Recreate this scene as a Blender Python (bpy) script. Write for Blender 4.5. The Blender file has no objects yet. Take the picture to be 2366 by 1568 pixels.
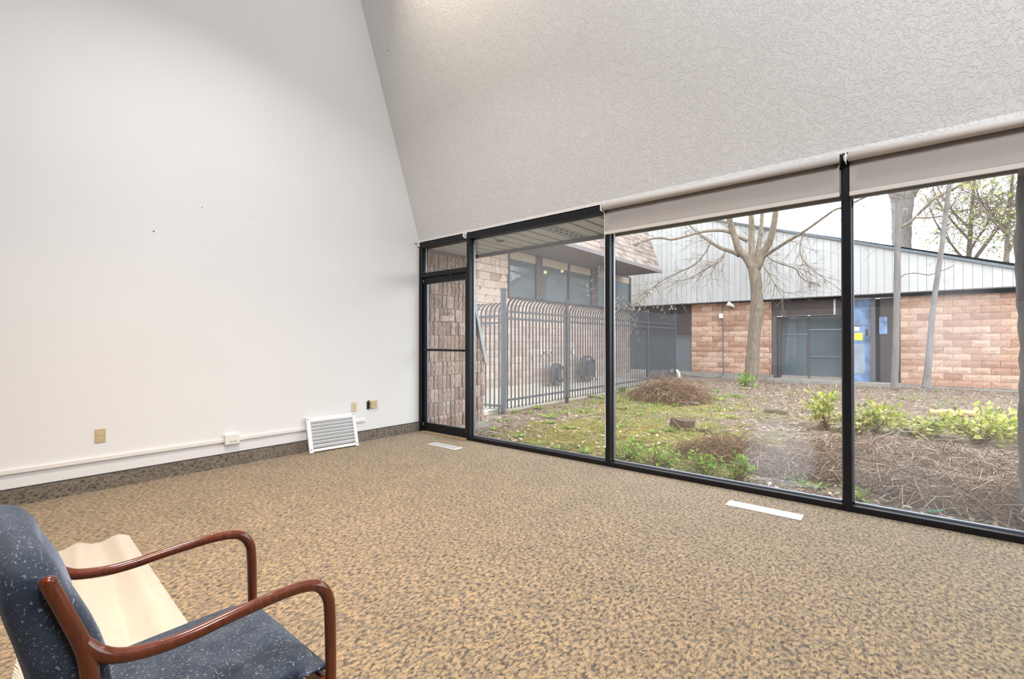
import bpy, bmesh, math, random
from mathutils import Vector, Matrix, noise

PI = math.pi
scene = bpy.context.scene
C = scene.collection
random.seed(7)

# ------------------------------------------------------------------ camera
W, H, FOC = 2366.0, 1568.0, 1083.72
YAW, PITCH = math.radians(39.612), math.radians(0.3155)
CAM = Vector((5.1807, -4.2179, 1.24))
FW = Vector((-math.sin(YAW) * math.cos(PITCH), math.cos(YAW) * math.cos(PITCH), math.sin(PITCH)))
RT = Vector((math.cos(YAW), math.sin(YAW), 0.0))
UP = RT.cross(FW)
cd = bpy.data.cameras.new('camera')
cam = bpy.data.objects.new('camera', cd)
C.objects.link(cam)
cd.sensor_fit = 'HORIZONTAL'
cd.sensor_width = 36.0
cd.lens = FOC / W * 36.0
cd.clip_start = 0.02
cd.clip_end = 500
cam.matrix_world = Matrix(((RT.x, UP.x, -FW.x, CAM.x), (RT.y, UP.y, -FW.y, CAM.y), (RT.z, UP.z, -FW.z, CAM.z), (0, 0, 0, 1)))
scene.camera = cam


def at(px, py, Y):
    """the point of the photograph's pixel on the upright plane y = Y"""
    d = FW + RT * ((px - W / 2) / FOC) - UP * ((py - H / 2) / FOC)
    return CAM + d * ((Y - CAM.y) / d.y)


# ------------------------------------------------------------------ world, lamps, exposure
scene.view_settings.view_transform = 'Standard'
scene.view_settings.look = 'None'
scene.view_settings.gamma = 1.0
scene.view_settings.use_curve_mapping = False
scene.view_settings.exposure = 0.0
world = bpy.data.worlds.new('overcast_sky')
scene.world = world
world.use_nodes = True
wn = world.node_tree
wn.nodes.clear()
wo = wn.nodes.new('ShaderNodeOutputWorld')
bg = wn.nodes.new('ShaderNodeBackground')
bg.inputs['Color'].default_value = (0.93, 0.965, 1.0, 1)
bg.inputs['Strength'].default_value = 5.0
wn.links.new(bg.outputs[0], wo.inputs[0])


def area_lamp(name, loc, target, size, power, col, spread=180):
    l = bpy.data.lights.new(name, 'AREA')
    l.shape = 'DISK'
    l.size = size
    l.energy = power
    l.color = col
    l.spread = math.radians(spread)
    o = bpy.data.objects.new(name, l)
    C.objects.link(o)
    o.location = loc
    o.rotation_euler = (Vector(target) - Vector(loc)).to_track_quat('-Z', 'Y').to_euler()
    return o


area_lamp('ceiling_lamp_warm', (3.0, -3.7, 5.6), (2.7, -3.3, 0), 0.6, 54, (1.0, 0.66, 0.30), 76)
area_lamp('ceiling_lamp_wall', (2.4, -2.9, 5.0), (1.7, -2.7, 0), 0.45, 58, (0.975, 0.975, 1.0), 130)
area_lamp('fill_light_cool', (6.6, -4.4, 6.0), (4.6, -0.2, 2.6), 1.2, 245, (0.93, 0.96, 1.0))  # unseen fill light, added to brighten the sloped ceiling and cool the right side
area_lamp('fill_light_right', (6.9, -3.0, 5.4), (6.0, -2.2, 0), 0.8, 46, (0.92, 0.95, 1.0), 100)  # unseen fill light, added to lighten the carpet on the right
area_lamp('track_lamp_slope', (1.15, -1.62, 6.15), (2.2, -0.75, 4.6), 0.10, 24, (1.0, 0.85, 0.66), 120)


# ------------------------------------------------------------------ materials
def new_mat(name):
    m = bpy.data.materials.new(name)
    m.use_nodes = True
    nt = m.node_tree
    nt.nodes.clear()
    out = nt.nodes.new('ShaderNodeOutputMaterial')
    return m, nt, out


def N(nt, typ, **kw):
    n = nt.nodes.new(typ)
    for k, v in kw.items():
        if k in n.inputs:
            n.inputs[k].default_value = v
        else:
            setattr(n, k, v)
    return n


def ramp(nt, fac, stops):
    r = nt.nodes.new('ShaderNodeValToRGB')
    els = r.color_ramp.elements
    while len(els) < len(stops):
        els.new(0.5)
    for e, (p, c) in zip(els, stops):
        e.position = p
        e.color = (c[0], c[1], c[2], 1)
    nt.links.new(fac, r.inputs[0])
    return r.outputs[0]


def texco(nt, scale=(1, 1, 1), rot=(0, 0, 0), kind='Object'):
    t = nt.nodes.new('ShaderNodeTexCoord')
    mp = nt.nodes.new('ShaderNodeMapping')
    mp.inputs['Scale'].default_value = scale
    mp.inputs['Rotation'].default_value = rot
    nt.links.new(t.outputs[kind], mp.inputs[0])
    return mp.outputs[0]


def noise_tex(nt, vec, scale, detail=4, rough=0.55, dist=0.0):
    n = nt.nodes.new('ShaderNodeTexNoise')
    n.inputs['Scale'].default_value = scale
    n.inputs['Detail'].default_value = detail
    n.inputs['Roughness'].default_value = rough
    n.inputs['Distortion'].default_value = dist
    nt.links.new(vec, n.inputs['Vector'])
    return n.outputs['Fac']


def bump(nt, h, strength=0.3, dist=0.01, normal=None):
    b = nt.nodes.new('ShaderNodeBump')
    b.inputs['Strength'].default_value = strength
    b.inputs['Distance'].default_value = dist
    nt.links.new(h, b.inputs['Height'])
    if normal is not None:
        nt.links.new(normal, b.inputs['Normal'])
    return b.outputs[0]


def plain(name, col, rough=0.6, metal=0.0, var=0.12, nscale=6.0, bstr=0.0, bscale=60.0, coat=0.0, spec=0.5, stretch=(1, 1, 1), bdist=0.004):
    m, nt, out = new_mat(name)
    p = N(nt, 'ShaderNodeBsdfPrincipled', Roughness=rough, Metallic=metal)
    p.inputs['Specular IOR Level'].default_value = spec
    p.inputs['Coat Weight'].default_value = coat
    v = texco(nt, stretch)
    f = noise_tex(nt, v, nscale)
    c = ramp(nt, f, [(0.25, [x * (1 - var) for x in col]), (0.75, [min(1, x * (1 + var)) for x in col])])
    nt.links.new(c, p.inputs['Base Color'])
    if bstr:
        nt.links.new(bump(nt, noise_tex(nt, v, bscale), bstr, bdist), p.inputs['Normal'])
    nt.links.new(p.outputs[0], out.inputs[0])
    return m


def per_object(name, stops, rough=0.85, nscale=25.0, var=0.25, bstr=0.5, bscale=30.0, source='Object', stretch=(1, 1, 1)):
    """colour picked per object (or per loose piece), with grain"""
    m, nt, out = new_mat(name)
    p = N(nt, 'ShaderNodeBsdfPrincipled', Roughness=rough)
    p.inputs['Specular IOR Level'].default_value = 0.25
    if source == 'Object':
        r = nt.nodes.new('ShaderNodeObjectInfo').outputs['Random']
    else:
        r = nt.nodes.new('ShaderNodeNewGeometry').outputs['Random Per Island']
    c = ramp(nt, r, stops)
    v = texco(nt, stretch, kind='Generated' if source == 'gen' else 'Object')
    f = noise_tex(nt, v, nscale, 5)
    g = ramp(nt, f, [(0.3, (1 - var,) * 3), (0.7, (1 + var * 0.5,) * 3)])
    mx = N(nt, 'ShaderNodeMix', data_type='RGBA', blend_type='MULTIPLY')
    mx.inputs[0].default_value = 1.0
    nt.links.new(c, mx.inputs[6])
    nt.links.new(g, mx.inputs[7])
    nt.links.new(mx.outputs[2], p.inputs['Base Color'])
    if bstr:
        nt.links.new(bump(nt, noise_tex(nt, v, bscale, 5), bstr, 0.01), p.inputs['Normal'])
    nt.links.new(p.outputs[0], out.inputs[0])
    return m


def leaf_mat(name, stops, transl=0.35):
    m, nt, out = new_mat(name)
    r = nt.nodes.new('ShaderNodeNewGeometry').outputs['Random Per Island']
    c = ramp(nt, r, stops)
    p = N(nt, 'ShaderNodeBsdfPrincipled', Roughness=0.45)
    p.inputs['Specular IOR Level'].default_value = 0.35
    t = N(nt, 'ShaderNodeBsdfTranslucent')
    mx = N(nt, 'ShaderNodeMixShader')
    mx.inputs[0].default_value = transl
    nt.links.new(c, p.inputs['Base Color'])
    nt.links.new(c, t.inputs['Color'])
    nt.links.new(p.outputs[0], mx.inputs[1])
    nt.links.new(t.outputs[0], mx.inputs[2])
    nt.links.new(mx.outputs[0], out.inputs[0])
    return m


def carpet_mat(name, light, mid, dark, grey):
    m, nt, out = new_mat(name)
    p = N(nt, 'ShaderNodeBsdfPrincipled', Roughness=0.7)
    p.inputs['Specular IOR Level'].default_value = 0.2
    p.inputs['Sheen Weight'].default_value = 0.25
    p.inputs['Sheen Roughness'].default_value = 0.5
    v = texco(nt, (1.0, 0.62, 1.0), (0, 0, 0.35))
    a = noise_tex(nt, v, 62, 4, 0.65, 0.5)
    c1 = ramp(nt, a, [(0.37, dark), (0.455, mid), (0.55, light), (0.68, [min(1, x * 1.18) for x in light])])
    b = noise_tex(nt, texco(nt, (1, 0.8, 1)), 34, 4, 0.6, 0.4)
    f2 = ramp(nt, b, [(0.50, (0, 0, 0)), (0.62, (1, 1, 1))])
    mx = N(nt, 'ShaderNodeMix', data_type='RGBA', blend_type='MIX')
    mul = N(nt, 'ShaderNodeMath', operation='MULTIPLY')
    mul.inputs[1].default_value = 0.55
    nt.links.new(f2, mul.inputs[0])
    nt.links.new(mul.outputs[0], mx.inputs[0])
    nt.links.new(c1, mx.inputs[6])
    mx.inputs[7].default_value = (grey[0], grey[1], grey[2], 1)
    # loop rows of the pile
    w = N(nt, 'ShaderNodeTexWave', wave_type='BANDS', bands_direction='X')
    w.inputs['Scale'].default_value = 62
    w.inputs['Distortion'].default_value = 2.2
    w.inputs['Detail'].default_value = 2
    w.inputs['Detail Scale'].default_value = 2.5
    nt.links.new(texco(nt), w.inputs['Vector'])
    g = ramp(nt, w.outputs['Fac'], [(0.0, (0.55, 0.53, 0.50)), (0.5, (1.1, 1.1, 1.1))])
    big = ramp(nt, noise_tex(nt, texco(nt), 3.2, 5, 0.7), [(0.35, (0.84, 0.83, 0.82)), (0.65, (1.06, 1.05, 1.03))])
    m3 = N(nt, 'ShaderNodeMix', data_type='RGBA', blend_type='MULTIPLY')
    m3.inputs[0].default_value = 1.0
    nt.links.new(mx.outputs[2], m3.inputs[6])
    nt.links.new(big, m3.inputs[7])
    mx = m3
    m2 = N(nt, 'ShaderNodeMix', data_type='RGBA', blend_type='MULTIPLY')
    m2.inputs[0].default_value = 0.8
    nt.links.new(mx.outputs[2], m2.inputs[6])
    nt.links.new(g, m2.inputs[7])
    nt.links.new(m2.outputs[2], p.inputs['Base Color'])
    add = N(nt, 'ShaderNodeMath', operation='ADD')
    nt.links.new(w.outputs['Fac'], add.inputs[0])
    nt.links.new(a, add.inputs[1])
    nt.links.new(bump(nt, add.outputs[0], 0.7, 0.004), p.inputs['Normal'])
    nt.links.new(p.outputs[0], out.inputs[0])
    return m


def schlick(nt, f0, f1):
    """mirror share by viewing angle, the same from both sides of the pane"""
    g = nt.nodes.new('ShaderNodeNewGeometry')
    d = N(nt, 'ShaderNodeVectorMath', operation='DOT_PRODUCT')
    nt.links.new(g.outputs['Normal'], d.inputs[0])
    nt.links.new(g.outputs['Incoming'], d.inputs[1])
    a = N(nt, 'ShaderNodeMath', operation='ABSOLUTE')
    nt.links.new(d.outputs['Value'], a.inputs[0])
    b = N(nt, 'ShaderNodeMath', operation='SUBTRACT')
    b.inputs[0].default_value = 1.0
    nt.links.new(a.outputs[0], b.inputs[1])
    c = N(nt, 'ShaderNodeMath', operation='POWER')
    nt.links.new(b.outputs[0], c.inputs[0])
    c.inputs[1].default_value = 5.0
    e = N(nt, 'ShaderNodeMath', operation='MULTIPLY_ADD', use_clamp=True)
    nt.links.new(c.outputs[0], e.inputs[0])
    e.inputs[1].default_value = f1
    e.inputs[2].default_value = f0
    return e.outputs[0]


def glass_mat(name, haze=0.05, smudges_glare=()):
    """pane: clear, mirrors by angle like two sheets, with dust film, veiling reflection and glare put into the colour"""
    m, nt, out = new_mat(name)
    tr = N(nt, 'ShaderNodeBsdfTransparent', Color=(0.965, 0.98, 0.985, 1))
    gl = N(nt, 'ShaderNodeBsdfGlossy', Color=(1, 1, 1, 1), Roughness=0.0)
    mx = N(nt, 'ShaderNodeMixShader')
    nt.links.new(schlick(nt, 0.12, 0.88), mx.inputs[0])
    nt.links.new(tr.outputs[0], mx.inputs[1])
    nt.links.new(gl.outputs[0], mx.inputs[2])
    df = N(nt, 'ShaderNodeBsdfDiffuse', Color=(0.74, 0.82, 0.92, 1))  # pale blue haze colour stands for the reflected veil as well as dust
    tl = N(nt, 'ShaderNodeBsdfTranslucent', Color=(0.74, 0.82, 0.92, 1))
    dm = N(nt, 'ShaderNodeMixShader')
    dm.inputs[0].default_value = 0.5
    nt.links.new(df.outputs[0], dm.inputs[1])
    nt.links.new(tl.outputs[0], dm.inputs[2])
    tc = nt.nodes.new('ShaderNodeTexCoord')
    nz = noise_tex(nt, tc.outputs['Object'], 1.6, 4, 0.6, 0.3)
    f = ramp(nt, nz, [(0.3, (haze * 0.5,) * 3), (0.75, (haze * 1.5,) * 3)])
    cur = f
    for (cx, cz, rad, amt) in smudges_glare:
        mp = nt.nodes.new('ShaderNodeMapping')
        mp.inputs['Location'].default_value = (-cx / rad, 0, -cz / (rad * 1.15))
        mp.inputs['Scale'].default_value = (1 / rad, 0, 1 / (rad * 1.15))
        nt.links.new(tc.outputs['Object'], mp.inputs[0])
        ln = N(nt, 'ShaderNodeVectorMath', operation='LENGTH')
        nt.links.new(mp.outputs[0], ln.inputs[0])
        sub = N(nt, 'ShaderNodeMath', operation='MULTIPLY_ADD')
        nt.links.new(noise_tex(nt, tc.outputs['Object'], 9, 4), sub.inputs[0])
        sub.inputs[1].default_value = 0.35
        nt.links.new(ln.outputs['Value'], sub.inputs[2])
        rr = ramp(nt, sub.outputs[0], [(0.25, (amt,) * 3), (0.8, (amt * 0.55,) * 3), (1.15, (0, 0, 0))])
        ad = N(nt, 'ShaderNodeMath', operation='ADD', use_clamp=True)
        nt.links.new(cur, ad.inputs[0])
        nt.links.new(rr, ad.inputs[1])
        cur = ad.outputs[0]
    m2 = N(nt, 'ShaderNodeMixShader')
    nt.links.new(cur, m2.inputs[0])
    nt.links.new(mx.outputs[0], m2.inputs[1])
    nt.links.new(dm.outputs[0], m2.inputs[2])
    nt.links.new(m2.outputs[0], out.inputs[0])
    return m


def wall_paint(name, col, scale, bstr, dist, patch=None):
    m, nt, out = new_mat(name)
    p = N(nt, 'ShaderNodeBsdfPrincipled', Roughness=0.6)
    p.inputs['Specular IOR Level'].default_value = 0.25
    v = texco(nt)
    c = ramp(nt, noise_tex(nt, v, 1.1, 3), [(0.3, [x * 0.975 for x in col]), (0.7, col)])
    nt.links.new(c, p.inputs['Base Color'])
    if patch:
        a = noise_tex(nt, texco(nt, (1, 1, 0.8)), scale, 5, 0.62, 1.2)
        h = ramp(nt, a, [(0.46, (0, 0, 0)), (0.56, (1, 1, 1)), (0.72, (0.75, 0.75, 0.75))])
    else:
        h = noise_tex(nt, v, scale, 3)
    nt.links.new(bump(nt, h, bstr, dist), p.inputs['Normal'])
    nt.links.new(p.outputs[0], out.inputs[0])
    return m


def emit_mat(name, col, s):
    m, nt, out = new_mat(name)
    e = N(nt, 'ShaderNodeEmission', Color=(*col, 1), Strength=s)
    nt.links.new(e.outputs[0], out.inputs[0])
    return m


M = {}
M['wall'] = wall_paint('white_wall_paint', (0.80, 0.80, 0.805), 90, 0.06, 0.002)
M['ceil'] = wall_paint('stippled_ceiling_paint', (0.80, 0.79, 0.78), 29, 0.55, 0.0045, True)
M['carpet'] = carpet_mat('flecked_loop_carpet', (0.46, 0.335, 0.185), (0.205, 0.146, 0.08), (0.030, 0.025, 0.020), (0.20, 0.17, 0.138))
M['basecarpet'] = carpet_mat('carpet_base_strip', (0.22, 0.185, 0.15), (0.14, 0.12, 0.10), (0.05, 0.045, 0.04), (0.20, 0.18, 0.16))
M['slatgrey'] = plain('grey_white_enamel', (0.52, 0.54, 0.56), 0.45, 0, 0.03)
M['edge'] = plain('dark_binding', (0.05, 0.045, 0.04), 0.8)
M['frame'] = plain('black_anodised_frame', (0.008, 0.008, 0.010), 0.40, 0.0, 0.25, 9, spec=0.3)
M['gasket'] = plain('grey_gasket', (0.25, 0.28, 0.33), 0.35, 0.6)
M['thresh'] = plain('pale_threshold_wood', (0.52, 0.36, 0.18), 0.6, 0, 0.2, 30)
M['white'] = plain('white_enamel', (0.82, 0.82, 0.83), 0.4, 0, 0.03)
M['offwhite'] = plain('offwhite_plastic', (0.80, 0.775, 0.75), 0.42, 0, 0.03)
M['ivory'] = plain('ivory_plastic', (0.56, 0.44, 0.26), 0.45, 0, 0.06)
M['ivory2'] = plain('pale_ivory_plastic', (0.68, 0.57, 0.38), 0.4, 0, 0.05)
M['darkhole'] = plain('dark_hole', (0.02, 0.014, 0.012), 0.9)
M['metalw'] = plain('white_sheet_metal', (0.80, 0.82, 0.85), 0.35, 0.0, 0.03)
M['screw'] = plain('screw_head', (0.10, 0.10, 0.11), 0.4, 0.8)
M['shade'] = plain('greige_shade_cloth', (0.60, 0.56, 0.53), 0.85, 0, 0.05, 300, 0.25, 500, bdist=0.001)
M['shadehem'] = plain('greige_shade_hem', (0.64, 0.59, 0.54), 0.85, 0, 0.05, 300)
M['wood'] = plain('reddish_mahogany', (0.115, 0.021, 0.005), 0.17, 0, 0.35, 6, coat=0.5, stretch=(14, 14, 1.5))
M['cream'] = plain('cream_sheet', (0.84, 0.80, 0.74), 0.5, 0, 0.03, 3)
M['brown'] = plain('dark_brown_panel', (0.055, 0.04, 0.036), 0.7, 0, 0.15, 8)
M['concrete'] = plain('grey_concrete', (0.30, 0.28, 0.25), 0.9, 0, 0.25, 7, 0.4, 30)
M['walk'] = plain('pale_concrete_walk', (0.58, 0.52, 0.43), 0.9, 0, 0.1, 5, 0.2, 50)
M['soffit'] = plain('grey_soffit_board', (0.50, 0.51, 0.54), 0.6, 0, 0.06, 6)
M['soffdark'] = plain('soffit_shadow_gap', (0.015, 0.015, 0.015), 0.8)
M['fascia'] = plain('dark_fascia_metal', (0.12, 0.11, 0.11), 0.6)
M['fence'] = plain('dark_grey_fence_paint', (0.055, 0.065, 0.08), 0.45, 0, 0.2, 12)
M['flash'] = plain('grey_metal_coping', (0.30, 0.33, 0.35), 0.5, 0.2)
M['darkglass'] = plain('dark_window_glass', (0.11, 0.145, 0.17), 0.05, 0, 0.15, 1.5, spec=1.0)  # base colour lightened to stand in for the bright veil reflected in the panes
M['mullion'] = plain('bronze_mullion', (0.10, 0.085, 0.085), 0.5)
M['wingsoffit'] = plain('mauve_soffit', (0.20, 0.18, 0.19), 0.8)
M['beige'] = plain('beige_bounce_band', (0.45, 0.38, 0.30), 0.8)  # bounced light painted as a beige colour
M['mortar'] = plain('mortar_joint', (0.22, 0.17, 0.145), 0.95, 0, 0.15, 20)
M['roofedge'] = plain('slate_roof_edge', (0.13, 0.16, 0.19), 0.6)
M['pvc'] = plain('white_pvc', (0.85, 0.83, 0.80), 0.4)
M['blue'] = plain('blue_door_paint', (0.16, 0.26, 0.46), 0.4, 0, 0.75, 3.5)
M['bluegrey'] = plain('blue_grey_panel', (0.30, 0.37, 0.45), 0.4, 0, 0.3, 3)
M['yellow'] = plain('yellow_notice', (0.85, 0.68, 0.06), 0.6, 0, 0.1, 30)
M['paper'] = plain('paper', (0.85, 0.85, 0.85), 0.7)
M['bark'] = plain('grey_brown_bark', (0.20, 0.16, 0.12), 0.9, 0, 0.4, 14, 0.9, 22, stretch=(1, 1, 0.35), bdist=0.02)
M['barkpale'] = plain('pale_grey_bark', (0.19, 0.175, 0.165), 0.9, 0, 0.3, 10, 0.7, 22, stretch=(1, 1, 0.35), bdist=0.02)
M['twig'] = per_object('twig_bark', [(0, (0.10, 0.075, 0.055)), (0.5, (0.19, 0.145, 0.11)), (1, (0.30, 0.25, 0.20))], 0.9, 20, 0.2, 0, source='isl')
M['drytwig'] = per_object('dry_brush', [(0, (0.13, 0.075, 0.045)), (0.5, (0.27, 0.165, 0.10)), (1, (0.42, 0.31, 0.20))], 0.9, 20, 0.2, 0, source='isl')
M['greytwig'] = per_object('grey_dead_twig', [(0, (0.10, 0.066, 0.048)), (0.45, (0.31, 0.215, 0.155)), (1, (0.64, 0.52, 0.42))], 0.9, 20, 0.2, 0, source='isl')
M['bud'] = leaf_mat('pale_spring_buds', [(0, (0.55, 0.52, 0.40)), (1, (0.80, 0.80, 0.70))])
M['ygleaf'] = leaf_mat('yellow_green_leaves', [(0, (0.14, 0.20, 0.05)), (0.4, (0.36, 0.42, 0.08)), (0.75, (0.62, 0.62, 0.14)), (1, (0.72, 0.66, 0.32))])
M['gleaf'] = leaf_mat('bright_green_leaves', [(0, (0.10, 0.22, 0.03)), (0.6, (0.22, 0.42, 0.04)), (1, (0.42, 0.56, 0.08))])
M['grass'] = leaf_mat('grass_blades', [(0, (0.12, 0.18, 0.05)), (0.5, (0.25, 0.33, 0.08)), (0.85, (0.42, 0.44, 0.14)), (1, (0.60, 0.54, 0.30))])
M['litter'] = leaf_mat('dry_leaf_litter', [(0, (0.11, 0.07, 0.045)), (0.4, (0.28, 0.19, 0.12)), (0.75, (0.45, 0.33, 0.22)), (0.93, (0.62, 0.52, 0.42)), (1, (0.85, 0.78, 0.70))], 0.15)
M['rib'] = per_object('split_face_brick_rib', [(0, (0.34, 0.235, 0.19)), (0.4, (0.48, 0.35, 0.285)), (0.75, (0.56, 0.43, 0.36)), (1, (0.40, 0.235, 0.165))], 0.95, 9, 0.4, 0.7, 24)
M['brick'] = per_object('buff_brick_block', [(0, (0.46, 0.335, 0.27)), (0.5, (0.58, 0.45, 0.375)), (1, (0.67, 0.55, 0.47))], 0.95, 9, 0.3, 0.6, 24)
M['redbrick'] = per_object('red_brick_block', [(0, (0.42, 0.24, 0.165)), (0.5, (0.55, 0.35, 0.25)), (1, (0.66, 0.47, 0.36))], 0.95, 8, 0.35, 0.6, 20)
M['siding'] = per_object('pale_siding_board', [(0, (0.485, 0.485, 0.48)), (0.5, (0.515, 0.515, 0.51)), (1, (0.54, 0.54, 0.535))], 0.75, 3, 0.05, 0)
M['shingle'] = per_object('brown_wood_shingle', [(0, (0.22, 0.17, 0.145)), (0.5, (0.30, 0.245, 0.215)), (1, (0.38, 0.32, 0.29))], 0.95, 12, 0.3, 0.4, 40)
M['stump'] = plain('weathered_stump', (0.085, 0.06, 0.042), 0.95, 0, 0.4, 20, 0.8, 30, bdist=0.02)
M['lampglow'] = emit_mat('warm_lamp_glow', (1.0, 0.70, 0.25), 9.0)
M['orangewood'] = plain('orange_stained_wood', (0.62, 0.22, 0.06), 0.4, 0, 0.2, 4)
M['rustletter'] = plain('faded_orange_letters', (0.50, 0.20, 0.10), 0.7)
M['greenplastic'] = plain('green_plastic', (0.05, 0.50, 0.25), 0.4)
M['cable'] = plain('dark_cable', (0.10, 0.11, 0.12), 0.6)
M['fern'] = M['gleaf']


def fabric_mat():
    m, nt, out = new_mat('flecked_blue_upholstery')
    p = N(nt, 'ShaderNodeBsdfPrincipled', Roughness=0.9)
    p.inputs['Specular IOR Level'].default_value = 0.15
    p.inputs['Sheen Weight'].default_value = 0.5
    p.inputs['Sheen Roughness'].default_value = 0.35
    p.inputs['Sheen Tint'].default_value = (0.6, 0.72, 1, 1)
    v = texco(nt)
    base = ramp(nt, noise_tex(nt, v, 16, 4), [(0.3, (0.028, 0.040, 0.063)), (0.7, (0.062, 0.080, 0.115))])
    # short light threads, in two directions
    cur = base
    for rz, sc in ((0.7, (85, 330, 140)), (-0.9, (300, 90, 140))):
        vv = texco(nt, sc, (0.3, 0.2, rz))
        vo = N(nt, 'ShaderNodeTexNoise')
        vo.inputs['Scale'].default_value = 1.0
        vo.inputs['Detail'].default_value = 1.0
        nt.links.new(vv, vo.inputs['Vector'])
        f = ramp(nt, vo.outputs['Fac'], [(0.665, (0, 0, 0)), (0.72, (1, 1, 1))])
        mx = N(nt, 'ShaderNodeMix', data_type='RGBA')
        nt.links.new(f, mx.inputs[0])
        nt.links.new(cur, mx.inputs[6])
        mx.inputs[7].default_value = (0.24, 0.27, 0.32, 1)
        cur = mx.outputs[2]
    nt.links.new(cur, p.inputs['Base Color'])
    nt.links.new(bump(nt, noise_tex(nt, v, 420, 2), 0.35, 0.002), p.inputs['Normal'])
    nt.links.new(p.outputs[0], out.inputs[0])
    return m


M['fabric'] = fabric_mat()


def soil_mat():
    m, nt, out = new_mat('mossy_garden_soil')
    p = N(nt, 'ShaderNodeBsdfPrincipled', Roughness=0.95)
    p.inputs['Specular IOR Level'].default_value = 0.15
    v = texco(nt)
    dirt = ramp(nt, noise_tex(nt, v, 9, 6, 0.65), [(0.3, (0.13, 0.095, 0.07)), (0.55, (0.26, 0.20, 0.155)), (0.75, (0.40, 0.32, 0.25))])
    moss = ramp(nt, noise_tex(nt, v, 12, 6, 0.65), [(0.3, (0.13, 0.115, 0.022)), (0.55, (0.27, 0.235, 0.05)), (0.75, (0.38, 0.34, 0.12))])
    # moss grows where its weight was painted on the ground mesh
    at_ = N(nt, 'ShaderNodeAttribute', attribute_name='moss')
    mn = N(nt, 'ShaderNodeMath', operation='MULTIPLY_ADD')
    nt.links.new(noise_tex(nt, v, 2.4, 6, 0.65), mn.inputs[0])
    mn.inputs[1].default_value = 2.3
    sb = N(nt, 'ShaderNodeMath', operation='SUBTRACT')
    nt.links.new(at_.outputs['Fac'], sb.inputs[0])
    sb.inputs[1].default_value = 1.2
    nt.links.new(sb.outputs[0], mn.inputs[2])
    k = ramp(nt, mn.outputs[0], [(0.35, (0, 0, 0)), (0.65, (1, 1, 1))])
    mx = N(nt, 'ShaderNodeMix', data_type='RGBA')
    nt.links.new(k, mx.inputs[0])
    nt.links.new(dirt, mx.inputs[6])
    nt.links.new(moss, mx.inputs[7])
    nt.links.new(mx.outputs[2], p.inputs['Base Color'])
    nt.links.new(bump(nt, noise_tex(nt, v, 30, 6, 0.7), 0.9, 0.03), p.inputs['Normal'])
    nt.links.new(p.outputs[0], out.inputs[0])
    return m


M['soil'] = soil_mat()
M['glass'] = glass_mat('window_glass', 0.02)
M['glass2'] = glass_mat('window_glass_smudged', 0.02, [(4.42, 0.33, 0.34, 0.20)])
M['glass3'] = glass_mat('window_glass_glare', 0.06, [(5.47, 1.32, 0.34, 0.20)])  # thicker haze and round pale spot paint reflected glare into this pane
M['glassdoor'] = glass_mat('door_glass', 0.03)


# ------------------------------------------------------------------ geometry helpers
def box(bm, a, b):
    xs, ys, zs = (a[0], b[0]), (a[1], b[1]), (a[2], b[2])
    v = [bm.verts.new((x, y, z)) for x in xs for y in ys for z in zs]
    for f in ((0, 1, 3, 2), (4, 6, 7, 5), (0, 4, 5, 1), (2, 3, 7, 6), (0, 2, 6, 4), (1, 5, 7, 3)):
        bm.faces.new([v[i] for i in f])
    return v


def frames_along(pts):
    pts = [Vector(p) for p in pts]
    tang = []
    for i in range(len(pts)):
        a = pts[max(0, i - 1)]
        b = pts[min(len(pts) - 1, i + 1)]
        t = b - a
        tang.append(t.normalized() if t.length > 1e-9 else Vector((0, 0, 1)))
    n = tang[0].orthogonal().normalized()
    out = []
    for i, t in enumerate(tang):
        n = n - t * n.dot(t)
        n = n.normalized() if n.length > 1e-6 else t.orthogonal().normalized()
        out.append((pts[i], n, t.cross(n)))
    return out


def tube(bm, pts, rad, seg=8, cap=True, rough=0.0):
    fr = frames_along(pts)
    if not hasattr(rad, '__len__'):
        rad = [rad] * len(fr)
    rings = []
    for (p, n, b), r in zip(fr, rad):
        ring = []
        for k in range(seg):
            a = 2 * PI * k / seg
            rr = r * (1 + (random.uniform(-rough, rough) if rough else 0))
            ring.append(bm.verts.new(p + n * (math.cos(a) * rr) + b * (math.sin(a) * rr)))
        rings.append(ring)
    for r0, r1 in zip(rings, rings[1:]):
        for k in range(seg):
            bm.faces.new((r0[k], r0[(k + 1) % seg], r1[(k + 1) % seg], r1[k]))
    if cap and seg > 2:
        bm.faces.new(list(reversed(rings[0])))
        bm.faces.new(rings[-1])


def smooth_path(pts, sub=4):
    """Catmull-Rom through the points"""
    P = [Vector(p) for p in pts]
    if len(P) < 3:
        return P
    out = []
    for i in range(len(P) - 1):
        p0, p1, p2, p3 = P[max(0, i - 1)], P[i], P[i + 1], P[min(len(P) - 1, i + 2)]
        for s in range(sub):
            t = s / sub
            out.append(0.5 * ((2 * p1) + (p2 - p0) * t + (2 * p0 - 5 * p1 + 4 * p2 - p3) * t * t + (3 * p1 - p0 - 3 * p2 + p3) * t ** 3))
    out.append(P[-1])
    return out


def lerp_list(r, n):
    out = []
    for i in range(n):
        t = i / (n - 1) * (len(r) - 1)
        k = min(int(t), len(r) - 2)
        out.append(r[k] + (r[k + 1] - r[k]) * (t - k))
    return out


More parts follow.
